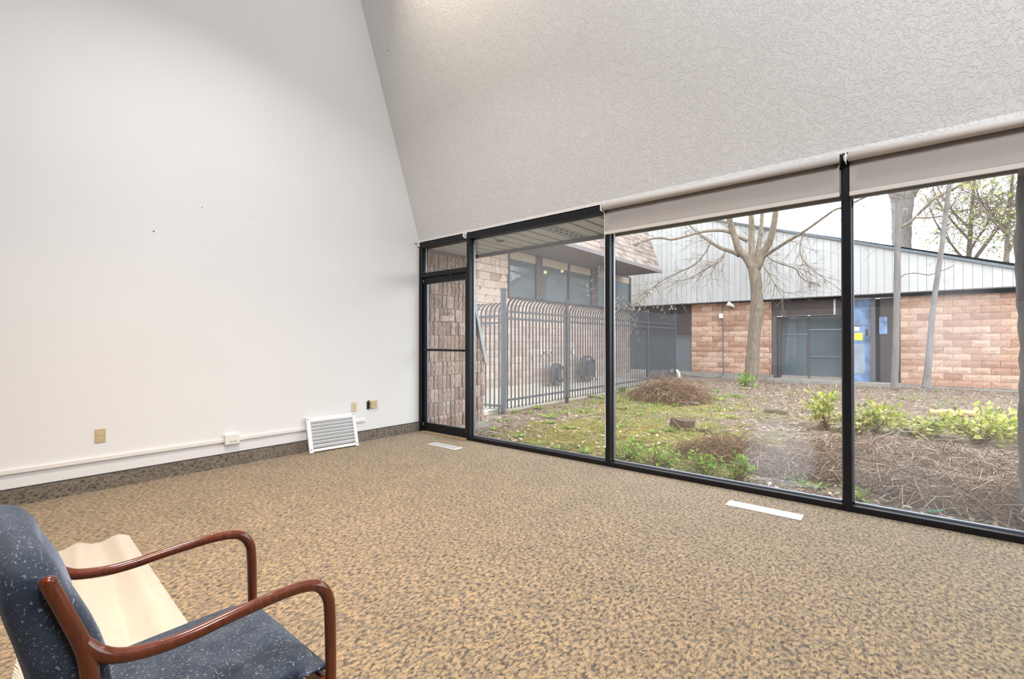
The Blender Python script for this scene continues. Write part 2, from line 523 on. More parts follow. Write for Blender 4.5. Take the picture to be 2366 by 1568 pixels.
def disc(bm, c, ax_u, ax_v, r, depth, seg=16):
    """short closed cylinder: centre of its back, two axes, radius, depth along u x v"""
    c, u, v = Vector(c), Vector(ax_u), Vector(ax_v)
    w = u.cross(v)
    a = [bm.verts.new(c + u * (r * math.cos(2 * PI * k / seg)) + v * (r * math.sin(2 * PI * k / seg))) for k in range(seg)]
    b = [bm.verts.new(x.co + w * depth) for x in a]
    bm.faces.new(list(reversed(a)))
    bm.faces.new(b)
    for k in range(seg):
        bm.faces.new((a[k], a[(k + 1) % seg], b[(k + 1) % seg], b[k]))


def prism(bm, poly, axis, a, b):
    """extrude a polygon: axis 'x' takes (y,z) points, 'y' takes (x,z), 'z' takes (x,y)"""
    def mk(p, t):
        return {'x': (t, p[0], p[1]), 'y': (p[0], t, p[1]), 'z': (p[0], p[1], t)}[axis]
    va = [bm.verts.new(mk(p, a)) for p in poly]
    vb = [bm.verts.new(mk(p, b)) for p in poly]
    bm.faces.new(va)
    bm.faces.new(list(reversed(vb)))
    n = len(poly)
    for k in range(n):
        bm.faces.new((va[k], vb[k], vb[(k + 1) % n], va[(k + 1) % n]))


def bevel(bm, w, seg=2):
    bmesh.ops.bevel(bm, geom=list(bm.edges) + list(bm.verts), offset=w, segments=seg, affect='EDGES', profile=0.6, clamp_overlap=True)


def mesh_of(name, bm, mat, smooth=False):
    bmesh.ops.recalc_face_normals(bm, faces=bm.faces)
    me = bpy.data.meshes.new(name)
    bm.to_mesh(me)
    bm.free()
    if mat is not None:
        me.materials.append(mat)
    if smooth:
        me.shade_smooth()
    return me


def obj(name, bm, mat, parent=None, smooth=False, loc=None):
    me = mesh_of(name, bm, mat, smooth)
    return place(name, me, parent, loc)


def place(name, me, parent=None, loc=None, scale=None, rot=None):
    o = bpy.data.objects.new(name, me)
    C.objects.link(o)
    if loc is not None:
        o.location = loc
    if scale is not None:
        o.scale = scale
    if rot is not None:
        o.rotation_euler = rot
    if parent is not None:
        o.parent = parent
        if parent.parent is None:
            o.matrix_parent_inverse = Matrix.Translation(-parent.location)
    return o


def tag(o, label=None, cat=None, group=None, kind=None):
    if label:
        o['label'] = label
    if cat:
        o['category'] = cat
    if group:
        o['group'] = group
    if kind:
        o['kind'] = kind
    return o


def thing(name, label, cat, loc=(0, 0, 0), group=None, kind=None):
    o = bpy.data.objects.new(name, None)
    o.empty_display_size = 0.1
    C.objects.link(o)
    o.location = loc
    return tag(o, label, cat, group, kind)


def struct(name, bm, mat, smooth=False):
    return tag(obj(name, bm, mat, None, smooth), kind='structure')


def copy_thing(o, dx, label=None):
    c = o.copy()
    C.objects.link(c)
    c.location = o.location + Vector(dx)
    if label:
        c['label'] = label
    for ch in list(o.children):
        d = ch.copy()
        C.objects.link(d)
        d.parent = c
        for g in list(ch.children):
            e = g.copy()
            C.objects.link(e)
            e.parent = d
    return c


# ------------------------------------------------------------------ room shell
XR, YB, ZT = 11.0, -9.2, 6.6           # right wall, back wall, flat ceiling height
SL = 3.08                              # rise of the sloped ceiling per metre inward
ZH = 2.66                              # foot of the slope above the window head
YT = -(ZT - ZH) / SL                   # where the slope meets the flat ceiling

bm = bmesh.new(); box(bm, (-0.02, YB - 0.1, -0.12), (XR + 0.1, 0.02, 0.0)); struct('floor', bm, M['carpet'])
bm = bmesh.new(); prism(bm, [(0.02, -0.1), (0.02, 2.70), (YT, ZT + 0.02), (YB - 0.1, ZT + 0.02), (YB - 0.1, -0.1)], 'x', -0.12, 0.0)
struct('wall_left', bm, M['wall'])
bm = bmesh.new(); box(bm, (XR, YB - 0.1, -0.1), (XR + 0.1, 0.1, ZT)); struct('wall_right', bm, M['wall'])
bm = bmesh.new(); box(bm, (-0.1, YB - 0.12, -0.1), (XR + 0.1, YB, 2.05)); struct('wall_back', bm, M['wall'])
bm = bmesh.new(); box(bm, (-0.1, YB - 0.12, 2.05), (XR + 0.1, YB + 0.03, ZT)); struct('wall_back_upper', bm, M['brown'])
bm = bmesh.new()
prism(bm, [(0.0, ZH), (YT, ZT), (YT + 0.05, ZT + 0.1), (0.12, ZH + 0.05), (0.12, ZH - 0.04), (0.0, ZH - 0.04)], 'x', 0.0, XR + 0.05)
struct('ceiling', bm, M['ceil'])
bm = bmesh.new(); box(bm, (-0.1, YB - 0.1, ZT), (XR + 0.1, YT + 0.03, ZT + 0.1)); struct('ceiling_flat', bm, M['wall'])
# an orange-stained door far behind the camera, seen only mirrored in the glass
bm = bmesh.new(); box(bm, (5.95, YB, 0.0), (6.5, YB + 0.06, 2.35)); bevel(bm, 0.01, 1); d2 = struct('door_2', bm, M['orangewood'])

# carpet base strip along the left wall
bl = tag(thing('baseboard_left', None, None), kind='structure')
bm = bmesh.new(); box(bm, (0.0, YB, 0.0), (0.012, 0.0, 0.127)); obj('carpet_strip', bm, M['basecarpet'], bl)
bm = bmesh.new(); box(bm, (0.0, YB, 0.127), (0.013, 0.0, 0.1336)); obj('bound_edge', bm, M['edge'], bl)
bm = bmesh.new(); box(bm, (0.06, -0.015, 0.0), (0.945, 0.02, 0.012)); struct('trim_1', bm, M['thresh'])

# ------------------------------------------------------------------ window wall
FD = 0.11                              # frame depth, room face at y = 0
MX = [0.944, 2.902, 4.854, 6.806, 8.758]
MW = 0.052
GY = 0.075
ZHD = 2.545                            # underside of the head
ZS = 0.046                             # top of the sill


def frame_box(name, a, b, parent, bv=0.003):
    bm = bmesh.new()
    box(bm, a, b)
    bevel(bm, bv, 1)
    return obj(name, bm, M['frame'], parent)


def glazing(idx, x0, x1, gm, left_mullion=True):
    w = tag(thing('window_%d' % idx, None, None, (x0, 0, 0)), kind='structure')
    frame_box('head', (x0, 0.0, ZHD), (x1, FD, 2.632), w)
    frame_box('sill', (x0, 0.0, 0.0), (x1, FD, ZS), w)
    if left_mullion:
        frame_box('mullion', (x0, -0.004, 0.0), (x0 + MW, FD, 2.632), w)
    bm = bmesh.new()
    a, b = x0 + MW, x1
    for p, q in (((a, GY - 0.012, ZS), (a + 0.012, GY + 0.02, ZHD)), ((b - 0.012, GY - 0.012, ZS), (b, GY + 0.02, ZHD)),
                 ((a, GY - 0.012, ZHD - 0.012), (b, GY + 0.02, ZHD)), ((a, GY - 0.012, ZS), (b, GY + 0.02, ZS + 0.012))):
        box(bm, p, q)
    obj('glazing_bead', bm, M['gasket'], w)
    bm = bmesh.new()
    v = [bm.verts.new(p) for p in ((a + 0.005, GY, ZS), (b - 0.005, GY, ZS), (b - 0.005, GY, ZHD), (a + 0.005, GY, ZHD))]
    bm.faces.new(v)
    obj('pane', bm, gm, w)
    return w


win = {}
for i, gm in enumerate(('glass', 'glass2', 'glass3', 'glass')):
    win[i] = glazing(i + 1, MX[i], MX[i + 1], M[gm])
bm = bmesh.new(); box(bm, (MX[4], 0.0, -0.1), (XR + 0.05, 0.12, 2.7)); struct('wall_window', bm, M['wall'])
# slab edge under the glazing
bm = bmesh.new(); box(bm, (-0.1, 0.02, -0.35), (XR + 0.1, 0.13, 0.0)); struct('trim_2', bm, M['concrete'])

# ------------------------------------------------------------------ glazed door in the corner
door = tag(thing('door_1', None, None, (0.0, 0, 0)), kind='structure')
frame_box('jamb', (0.0, 0.0, 0.0), (0.062, FD, 2.632), door)
frame_box('door_head', (0.062, 0.0, ZHD), (0.944, FD, 2.632), door)
frame_box('transom_bar', (0.062, -0.003, 2.135), (0.944, FD, 2.195), door)
frame_box('door_stile', (0.066, 0.028, 0.014), (0.118, 0.082, 2.130), door)
frame_box('door_stile', (0.885, 0.028, 0.014), (0.941, 0.082, 2.130), door)
frame_box('top_rail', (0.118, 0.028, 2.048), (0.885, 0.082, 2.130), door)
frame_box('bottom_rail', (0.118, 0.028, 0.014), (0.885, 0.082, 0.125), door)
frame_box('push_bar', (0.116, -0.012, 1.118), (0.887, 0.030, 1.146), door)
for nm, (a, b) in dict(door_pane=((0.115, 0.12), (0.888, 2.05)), transom_pane=((0.075, 2.19), (0.940, 2.55))).items():
    bm = bmesh.new()
    bm.faces.new([bm.verts.new(p) for p in ((a[0], 0.058, a[1]), (b[0], 0.058, a[1]), (b[0], 0.058, b[1]), (a[0], 0.058, b[1]))])
    obj(nm, bm, M['glassdoor'], door)
bm = bmesh.new()
box(bm, (0.118, 0.048, 0.125), (0.126, 0.066, 2.048)); box(bm, (0.877, 0.048, 0.125), (0.885, 0.066, 2.048))
box(bm, (0.118, 0.048, 0.125), (0.885, 0.066, 0.133)); box(bm, (0.118, 0.048, 2.040), (0.885, 0.066, 2.048))
box(bm, (0.085, 0.046, 2.195), (0.095, 0.066, ZHD))
obj('glazing_bead', bm, M['gasket'], door)
for z in (0.105, 2.085):                       # pivot hardware
    bm = bmesh.new(); box(bm, (0.066, 0.014, z - 0.022), (0.082, 0.030, z + 0.022)); bevel(bm, 0.004, 1)
    obj('pivot', bm, M['gasket'], door)
for x, z in ((0.60, 2.126), (0.65, 2.130), (0.90, 2.10), (0.11, 2.15), (0.90, 0.10)):
    bm = bmesh.new(); disc(bm, (x, 0.027 if z < 2.13 else -0.004, z), (1, 0, 0), (0, 0, 1), 0.006, 0.003, 8); obj('screw', bm, M['gasket'], door)

# sign on the door glass
sg = thing('exit_notice', 'small white notice with faded lettering stuck on the glass of the corner door', 'sign', (0.531, 0.055, 1.556))
bm = bmesh.new(); box(bm, (0.423, 0.0530, 1.523), (0.640, 0.0565, 1.590)); obj('notice_card', bm, M['paper'], sg)
for word, wx in (('NO', -0.062), ('EXIT', 0.047)):
    tcv = bpy.data.curves.new('lettering', 'FONT')
    tcv.body = word
    tcv.size = 0.054
    tcv.align_x = 'CENTER'
    tcv.align_y = 'CENTER'
    tcv.extrude = 0.0004
    tt = bpy.data.objects.new('lettering_curve', tcv)
    C.objects.link(tt)
    bpy.context.view_layer.update()
    tme = bpy.data.meshes.new_from_object(tt.evaluated_get(bpy.context.evaluated_depsgraph_get()))
    bpy.data.objects.remove(tt)
    tme.materials.clear()
    tme.materials.append(M['rustletter'])
    to = bpy.data.objects.new('lettering', tme)
    C.objects.link(to)
    to.parent = sg
    to.rotation_euler = (PI / 2, 0, 0)
    to.location = (wx, -0.0026, 0.0)
    tag(to, kind='stuff')
bm = bmesh.new(); box(bm, (0.4250, 0.0524, 1.525), (0.638, 0.0530, 1.528)); box(bm, (0.4250, 0.0524, 1.585), (0.638, 0.0530, 1.588)); obj('border_line', bm, M['rustletter'], sg)


# ------------------------------------------------------------------ roller shades and brackets
def roller_shade(x0, x1, label, drop, cord):
    t = thing('roller_shade', label, 'shade', (x0, -0.04, 2.6), 'roller shades above the windows')
    bm = bmesh.new()
    tube(bm, [(x0 + 0.005, -0.038, 2.585), (x1 - 0.02, -0.038, 2.585)], 0.032, 20)
    obj('roller', bm, M['shade'], t, True)
    bm = bmesh.new()                                   # hanging cloth, a little wavy
    n = 40
    rows = [2.58, 2.50, 2.42, drop + 0.03]
    g = []
    for z in rows:
        g.append([bm.verts.new((x0 + 0.012 + (x1 - x0 - 0.035) * k / n, -0.012 + 0.003 * math.sin(k * 0.9) * (2.6 - z) / 0.3, z)) for k in range(n + 1)])
    for a, b in zip(g, g[1:]):
        for k in range(n):
            bm.faces.new((a[k], a[k + 1], b[k + 1], b[k]))
    bmesh.ops.solidify(bm, geom=list(bm.faces), thickness=0.0016)
    obj('shade_cloth', bm, M['shade'], t, True)
    bm = bmesh.new()
    box(bm, (x0 + 0.010, -0.018, drop), (x1 - 0.022, -0.006, drop + 0.032)); bevel(bm, 0.003, 1)
    obj('hem_bar', bm, M['shadehem'], t)
    bm = bmesh.new()
    tube(bm, [(x0 - 0.022, -0.038, 2.585), (x0 + 0.004, -0.038, 2.585)], [0.018, 0.022], 14)
    box(bm, (x0 - 0.012, -0.075, 2.545), (x0 - 0.004, 0.0, 2.625))
    obj('end_bracket', bm, M['white'], t)
    if cord:
        bm = bmesh.new()
        tube(bm, [(x0 + 0.002, -0.030, 2.575), (x0 + 0.006, -0.014, 2.50), (x0 + 0.006, -0.012, 1.4), (x0 + 0.011, -0.012, 0.19)], 0.0042, 8)
        obj('pull_cord', bm, M['white'], t)
    return t


roller_shade(2.90, 4.862, 'greige roller shade above the middle pane, with white pull cord at its left end', 2.312, True)
roller_shade(4.888, 6.815, 'greige roller shade above the right hand pane, cut off by the photo edge', 2.305, False)
bk = thing('shade_bracket', 'empty white shade bracket at the window head beside the door post', 'bracket', (0.93, -0.02, 2.6))
bm = bmesh.new(); box(bm, (0.905, -0.03, 2.600), (0.952, 0.0, 2.626)); box(bm, (0.935, -0.05, 2.555), (0.944, 0.0, 2.626)); obj('plate', bm, M['offwhite'], bk)
bm = bmesh.new(); tube(bm, [(0.935, -0.035, 2.585), (0.912, -0.035, 2.585)], 0.011, 10); obj('pin', bm, M['offwhite'], bk)
bk = thing('shade_bracket', 'tiny grey end bracket where the window head meets the left wall', 'bracket', (0.01, -0.02, 2.6))
bm = bmesh.new(); box(bm, (0.004, -0.035, 2.565), (0.016, 0.0, 2.63)); obj('plate', bm, M['offwhite'], bk)
bm = bmesh.new(); tube(bm, [(0.004, -0.04, 2.612), (0.0, -0.075, 2.606)], 0.010, 8); obj('pin', bm, M['flash'], bk)

# ------------------------------------------------------------------ left wall fittings


def outlet(y, z, label, pm, fm):
    t = thing('wall_outlet', label, 'outlet', (0, y, z), 'ivory wall outlets')
    bm = bmesh.new(); box(bm, (0.0, y - 0.035, z - 0.057), (0.007, y + 0.035, z + 0.057)); bevel(bm, 0.0025, 2)
    obj('cover_plate', bm, pm, t)
    for s in (1, -1):
        bm = bmesh.new()
        zc = z + s * 0.0195
        disc(bm, (0.007, y, zc), (0, 1, 0), (0, 0, 1), 0.0165, 0.0018, 20)
        r = obj('receptacle', bm, fm, t)
        bm = bmesh.new()
        box(bm, (0.0088, y - 0.0075, zc - 0.001), (0.0092, y - 0.0050, zc + 0.009))
        box(bm, (0.0088, y + 0.0050, zc - 0.001), (0.0092, y + 0.0075, zc + 0.008))
        disc(bm, (0.0088, y, zc - 0.0085), (0, 1, 0), (0, 0, 1), 0.0028, 0.0004, 8)
        obj('slot', bm, M['darkhole'], r)
    bm = bmesh.new(); disc(bm, (0.007, y, z), (0, 1, 0), (0, 0, 1), 0.003, 0.0012, 8); obj('screw', bm, M['screw'], t)
    return t


outlet(-3.384, 0.4545, 'tan duplex outlet low on the white wall, nearest the armchair', M['ivory'], M['ivory2'])
outlet(-1.006, 0.4405, 'pale duplex outlet on the white wall just above the leaning vent grille', M['ivory2'], M['ivory2'])

t = thing('open_wall_box', 'open electrical box with dark hole and cover plate dangling from its wire', 'outlet', (0, -0.80, 0.445))
bm = bmesh.new()
yc, zc = -0.805, 0.445
for a, b in (((0.0, yc - 0.027, zc - 0.05), (0.004, yc - 0.022, zc + 0.05)), ((0.0, yc + 0.022, zc - 0.05), (0.004, yc + 0.027, zc + 0.05)),
             ((0.0, yc - 0.027, zc + 0.045), (0.004, yc + 0.027, zc + 0.05)), ((0.0, yc - 0.027, zc - 0.05), (0.004, yc + 0.027, zc - 0.045))):
    box(bm, a, b)
obj('box_rim', bm, M['gasket'], t)
bm = bmesh.new(); box(bm, (0.0, yc - 0.023, zc - 0.046), (0.0015, yc + 0.023, zc + 0.046)); disc(bm, (0.0005, yc, zc - 0.056), (0, 1, 0), (0, 0, 1), 0.009, 0.001, 10); disc(bm, (0.0005, yc + 0.002, zc + 0.053), (0, 1, 0), (0, 0, 1), 0.010, 0.001, 10)
obj('hole', bm, M['darkhole'], t)
bm = bmesh.new()
ya, yb = -0.768, -0.688
box(bm, (0.020, ya, 0.405), (0.026, yb, 0.500)); bevel(bm, 0.002, 1)
obj('loose_cover', bm, M['ivory2'], t)
bm = bmesh.new(); box(bm, (0.0262, ya + 0.014, 0.418), (0.0272, yb - 0.012, 0.487)); obj('cover_recess', bm, M['ivory'], t)
bm = bmesh.new(); box(bm, (0.001, yc + 0.012, 0.408), (0.024, ya + 0.006, 0.487)); bevel(bm, 0.002, 1); obj('box_body', bm, M['thresh'], t)
bm = bmesh.new(); tube(bm, smooth_path([(0.001, yc - 0.004, 0.47), (0.02, yc + 0.005, 0.46), (0.022, ya + 0.01, 0.455)], 4), 0.003, 6); obj('wire', bm, M['edge'], t)

# surface raceway with junction box
rw = thing('cable_raceway', 'long white surface cable raceway running along the left wall above the base strip', 'cable cover', (0, -2.4, 0.262))
for y0, y1 in ((YB + 0.02, -2.452), (-2.318, -0.862)):
    bm = bmesh.new(); box(bm, (0.0, y0, 0.245), (0.020, y1, 0.280)); bevel(bm, 0.005, 2); obj('channel', bm, M['offwhite'], rw)
bm = bmesh.new(); box(bm, (0.0, -2.452, 0.222), (0.042, -2.318, 0.318)); bevel(bm, 0.006, 2); jb = obj('junction_box', bm, M['offwhite'], rw)
bm = bmesh.new()
box(bm, (0.0418, -2.408, 0.242), (0.0428, -2.402, 0.251)); box(bm, (0.0418, -2.356, 0.242), (0.0428, -2.350, 0.251)); box(bm, (0.0418, -2.402, 0.248), (0.0428, -2.356, 0.251))
obj('slot', bm, M['darkhole'], jb)

# nail holes / nails left in the wall
for k, (px, py) in enumerate(((355, 534), (467, 479), (578, 499), (897, 116))):
    d = FW + RT * ((px - W / 2) / FOC) - UP * ((py - H / 2) / FOC)
    if k < 3:
        p = CAM + d * (-CAM.x / d.x)
        ax = ((0, 1, 0), (0, 0, 1))
    else:
        s = (ZH - CAM.z - SL * (CAM.y)) / (d.z + SL * d.y)
        p = CAM + d * s
        nrm = Vector((0, -SL, -1)).normalized()
        ax = ((1, 0, 0), tuple(nrm.cross(Vector((1, 0, 0)))))
    bm = bmesh.new()
    disc(bm, (0, 0, 0), ax[0], ax[1], 0.0055 if k in (0, 3) else 0.0035, 0.004, 8)
    o = obj('wall_nail', bm, M['stump'], None, loc=p)
    tag(o, ('lone dark nail in the left wall, largest and lowest of three', 'tiny nail in the left wall, middle one of the row of three',
            'tiny nail in the left wall, the one closest to the window corner', 'dark nail head high up in the sloped ceiling near the wall')[k], 'nail')

# ------------------------------------------------------------------ return air grille leaning on the wall
gr = thing('vent_grille', 'white metal louvred vent grille with black corner screws, leaning against the left wall', 'vent grille', (0.19, -1.35, 0.0))
A, B = Vector((0.135, -1.640, 0.002)), Vector((0.185, -1.058, 0.002))
T = Vector((0.022, -1.632, 0.385))
ex = (B - A).normalized()
ez = (T - A); ez = (ez - ex * ez.dot(ex)).normalized()
ey = ez.cross(ex)          # out of the face, towards the room
if ey.x < 0:
    ey = -ey
GWd, GHt = (B - A).length, 0.400
gm_ = Matrix(((ex.x, ey.x, ez.x, A.x), (ex.y, ey.y, ez.y, A.y), (ex.z, ey.z, ez.z, A.z), (0, 0, 0, 1)))


def gpart(name, boxes, mat, bv=0.0):
    bm = bmesh.new()
    for a, b in boxes:
        box(bm, a, b)
    if bv:
        bevel(bm, bv, 1)
    bm.transform(gm_)
    return obj(name, bm, mat, gr)


gpart('frame_stile', [((0, -0.014, 0), (0.045, 0.012, GHt))], M['metalw'], 0.003)
gpart('frame_stile', [((GWd - 0.040, -0.014, 0), (GWd, 0.012, GHt))], M['metalw'], 0.003)
gpart('frame_rail', [((0.045, -0.014, GHt - 0.050), (GWd - 0.040, 0.012, GHt))], M['metalw'], 0.003)
gpart('frame_rail', [((0.045, -0.014, 0.012), (GWd - 0.040, 0.010, 0.042))], M['metalw'], 0.003)
for x in (0.01, GWd - 0.03):
    gpart('back_flange', [((x, -0.022, 0.012), (x + 0.02, -0.014, GHt - 0.01))], M['metalw'])
for k in range(8):
    z0 = 0.052 + k * 0.0385
    bm = bmesh.new()
    prism(bm, [(0.010, z0 + 0.034), (0.012, z0 + 0.029), (-0.004, z0 + 0.010), (-0.018, z0), (-0.0195, z0 + 0.002), (-0.006, z0 + 0.014)], 'x', 0.046, GWd - 0.041)
    bm.transform(gm_)
    obj('louvre', bm, M['metalw'], gr)
for x, z in ((0.018, GHt - 0.022), (GWd - 0.02, GHt - 0.022), (0.022, 0.035), (GWd - 0.018, 0.035)):
    bm = bmesh.new()
    disc(bm, (x, 0.0121, z), (0, 0, 1), (1, 0, 0), 0.0065, 0.002, 10)
    bm.transform(gm_)
    obj('screw', bm, M['screw'], gr)

# ------------------------------------------------------------------ floor registers
for k, (x0, y0, x1, y1, lab) in enumerate(((0.762, -0.482, 1.235, -0.352, 'small floor register flush in the carpet beside the corner door'),
                                          (4.150, -0.427, 4.646, -0.300, 'long white floor register in the carpet below the wide pane'))):
    t = thing('floor_register', lab, 'floor vent', ((x0 + x1) / 2, (y0 + y1) / 2, 0), 'white floor registers')
    bm = bmesh.new(); box(bm, (x0, y0, 0.0), (x1, y1, 0.006)); bevel(bm, 0.003, 2); obj('rim', bm, M['white'], t)
    if k == 0:
        bm = bmesh.new(); box(bm, (x0 + 0.02, y0 + 0.018, 0.0055), (x1 - 0.02, y1 - 0.018, 0.0066)); obj('inset', bm, M['flash'], t)
        bm = bmesh.new()
        for i in range(9):
            yy = y0 + 0.024 + i * 0.0098
            box(bm, (x0 + 0.022, yy, 0.0064), (x1 - 0.022, yy + 0.0072, 0.0082))
        tag(obj('slat', bm, M['slatgrey'], t), kind='stuff')
    else:
        bm = bmesh.new(); box(bm, (x0 + 0.012, y0 + 0.012, 0.006), (x1 - 0.012, y1 - 0.012, 0.0085)); bevel(bm, 0.002, 1); obj('damper_plate', bm, M['white'], t)


# ------------------------------------------------------------------ armchair
def cushion_seat():
    bm = bmesh.new()
    nx, ny = 28, 26
    x0, x1, y0, y1 = -0.233, 0.233, -0.205, 0.288
    top, bot = [], []
    for j in range(ny + 1):
        ra, rb = [], []
        for i in range(nx + 1):
            u, v = i / nx * 2 - 1, j / ny * 2 - 1
            x, y = (x0 + x1) / 2 + u * (x1 - x0) / 2, (y0 + y1) / 2 + v * (y1 - y0) / 2
            e = max(0.0, 1 - (abs(u) ** 7 + abs(v) ** 8))
            crown = 0.018 * (1 - u * u) * (1 - 0.6 * v * v)
            h = 0.378 + 0.036 * e ** 0.42 + crown
            if v > 0.6:
                h -= 0.014 * ((v - 0.6) / 0.4) ** 2
            ra.append(bm.verts.new((x, y, h)))
            rb.append(bm.verts.new((x * 0.99, y, 0.378 - 0.030 * e ** 0.4)))
        top.append(ra)
        bot.append(rb)
    for j in range(ny):
        for i in range(nx):
            bm.faces.new((top[j][i], top[j][i + 1], top[j + 1][i + 1], top[j + 1][i]))
            bm.faces.new((bot[j][i], bot[j + 1][i], bot[j + 1][i + 1], bot[j][i + 1]))
    for i in range(nx):
        bm.faces.new((top[0][i], bot[0][i], bot[0][i + 1], top[0][i + 1]))
        bm.faces.new((top[ny][i], top[ny][i + 1], bot[ny][i + 1], bot[ny][i]))
    for j in range(ny):
        bm.faces.new((top[j][0], top[j + 1][0], bot[j + 1][0], bot[j][0]))
        bm.faces.new((top[j][nx], bot[j][nx], bot[j + 1][nx], top[j + 1][nx]))
    bmesh.ops.remove_doubles(bm, verts=bm.verts, dist=0.0005)
    return bm


def cushion_back():
    prof = [(-0.150, 0.47), (-0.152, 0.56), (-0.163, 0.64), (-0.174, 0.685), (-0.186, 0.724), (-0.199, 0.757), (-0.213, 0.785), (-0.219, 0.803),
            (-0.223, 0.826), (-0.231, 0.856), (-0.241, 0.880), (-0.253, 0.900), (-0.268, 0.914), (-0.284, 0.919), (-0.298, 0.908), (-0.307, 0.882),
            (-0.308, 0.830), (-0.305, 0.790), (-0.294, 0.740), (-0.283, 0.690), (-0.270, 0.640), (-0.252, 0.56), (-0.235, 0.47)]
    prof = [Vector((0, a, b)) for a, b in prof]
    cen = [Vector((0, -0.200, 0.5 + 0.34 * k)) for k in range(2)]
    ts = [-1, -0.995, -0.98, -0.955, -0.92, -0.87, -0.8, -0.7, -0.55, -0.35, -0.15, 0, 0.15, 0.35, 0.55, 0.7, 0.8, 0.87, 0.92, 0.955, 0.98, 0.995, 1]
    bm = bmesh.new()
    rings = []
    for t in ts:
        a = abs(t)
        shrink = 1.0 if a < 0.86 else math.sqrt(max(0.0, 1 - ((a - 0.86) / 0.14) ** 2)) * 0.72 + 0.28
        drop = 0.060 * max(0, (a - 0.45) / 0.55) ** 2.6
        wrap = 0.018 * a * a               # sides come forward a little
        ring = []
        for p in prof:
            z = p.z if p.z < 0.79 else 0.79 + (p.z - 0.79) * 0.66
            mid = -0.196 - 0.30 * max(0, z - 0.66) if z > 0.66 else -0.196
            y = mid + (p.y - mid) * shrink + wrap - 0.012
            zz = z - drop * max(0, min(1, (z - 0.6) / 0.3))
            ring.append(bm.verts.new((t * 0.236, y, zz)))
        rings.append(ring)
    n = len(prof)
    for r0, r1 in zip(rings, rings[1:]):
        for k in range(n):
            bm.faces.new((r0[k], r0[(k + 1) % n], r1[(k + 1) % n], r1[k]))
    bm.faces.new(rings[0])
    bm.faces.new(rings[-1])
    return bm


def armchair(loc, label):
    t = thing('armchair', label, 'chair', loc, 'blue upholstered armchairs')
    L = Vector(loc)

    def part(name, bm, mat, smooth=True):
        bm.transform(Matrix.Translation(L))
        return obj(name, bm, mat, t, smooth)
    s = part('seat', cushion_seat(), M['fabric'])
    b = part('backrest', cushion_back(), M['fabric'])
    arm = [(-0.2125, 0.706), (-0.198, 0.674), (-0.178, 0.650), (-0.150, 0.632), (-0.115, 0.622), (-0.076, 0.616), (-0.023, 0.615), (0.035, 0.619),
           (0.10, 0.622), (0.17, 0.623), (0.225, 0.617), (0.258, 0.602), (0.279, 0.570), (0.286, 0.53), (0.289, 0.42), (0.290, 0.25), (0.288, 0.0)]
    post = [(-0.2500, 0.8150), (-0.2465, 0.8020), (-0.235, 0.770), (-0.220, 0.727), (-0.206, 0.686), (-0.196, 0.645), (-0.190, 0.56), (-0.188, 0.45), (-0.200, 0.30), (-0.235, 0.12), (-0.268, 0.0)]
    for sx in (-1, 1):
        bm = bmesh.new()
        pts = smooth_path([(sx * 0.25, y, z) for y, z in arm], 5)
        tube(bm, pts, lerp_list([0.009, 0.0145, 0.0145, 0.0137, 0.0135, 0.0135, 0.0135, 0.0135, 0.0138, 0.014, 0.0145, 0.015, 0.0148, 0.0145, 0.0135, 0.012], len(pts)), 16)
        part('armrest', bm, M['wood'])
        bm = bmesh.new()
        pts = smooth_path([(sx * 0.25, y, z) for y, z in post], 5)
        r = lerp_list([0.0125, 0.0125, 0.0128, 0.0132, 0.0142, 0.015, 0.015, 0.015, 0.0145, 0.0135, 0.012], len(pts))
        a0 = pts[0] - pts[1]
        a0.normalize()
        pts = [pts[0] + a0 * 0.0085, pts[0] + a0 * 0.0065, pts[0] + a0 * 0.003] + pts
        r = [0.003, 0.0078, 0.011] + r
        tube(bm, pts, r, 16)
        part('rear_leg', bm, M['wood'])
    for nm, a, b_ in (('side_rail', (-0.262, -0.19, 0.318), (-0.238, 0.285, 0.352)), ('side_rail', (0.238, -0.19, 0.318), (0.262, 0.285, 0.352)),
                      ('front_rail', (-0.24, 0.268, 0.312), (0.24, 0.290, 0.352)), ('back_rail', (-0.24, -0.196, 0.312), (0.24, -0.176, 0.352))):
        bm = bmesh.new(); box(bm, a, b_); bevel(bm, 0.004, 2)
        part(nm, bm, M['wood'], False)
    return t


ch = armchair((3.761, -3.85, 0.0), 'blue flecked armchair with glossy red wood arms in the near corner of the room')
copy_thing(ch, (0.62, -1.15, 0), 'second blue flecked armchair behind the viewer, seen only mirrored in the glass')

# cream sheet lying on the carpet, rippled across its width
sh = thing('rippled_sheet', 'cream plastic sheet with a rippled end lying on the carpet beside the armchair', 'sheet', (2.0, -3.65, 0))
bm = bmesh.new()
nu, nv = 30, 28
g = []
for i in range(nu + 1):
    s = i / nu
    x = 1.375 + 1.62 * s
    yl, yr = -3.865 - 0.24 * s, -3.470 - 0.075 * s
    row = []
    for j in range(nv + 1):
        q = j / nv
        z = 0.006 + (0.030 * math.exp(-((q - 0.86) / 0.13) ** 2) + 0.016 * math.exp(-((q - 0.42) / 0.12) ** 2)) * (1 - 0.45 * s)
        xo = 0.05 * (q - 0.5) - 0.03 * math.exp(-((q - 0.42) / 0.12) ** 2)
        row.append(bm.verts.new((x + xo * (1 - s) * 1.3, yl + (yr - yl) * q, z)))
    g.append(row)
for a, b in zip(g, g[1:]):
    for k in range(nv):
        bm.faces.new((a[k], a[k + 1], b[k + 1], b[k]))
bmesh.ops.solidify(bm, geom=list(bm.faces), thickness=-0.003)
obj('sheet_body', bm, M['cream'], sh, True)


# =================================================================== OUTSIDE
GZ = -0.15


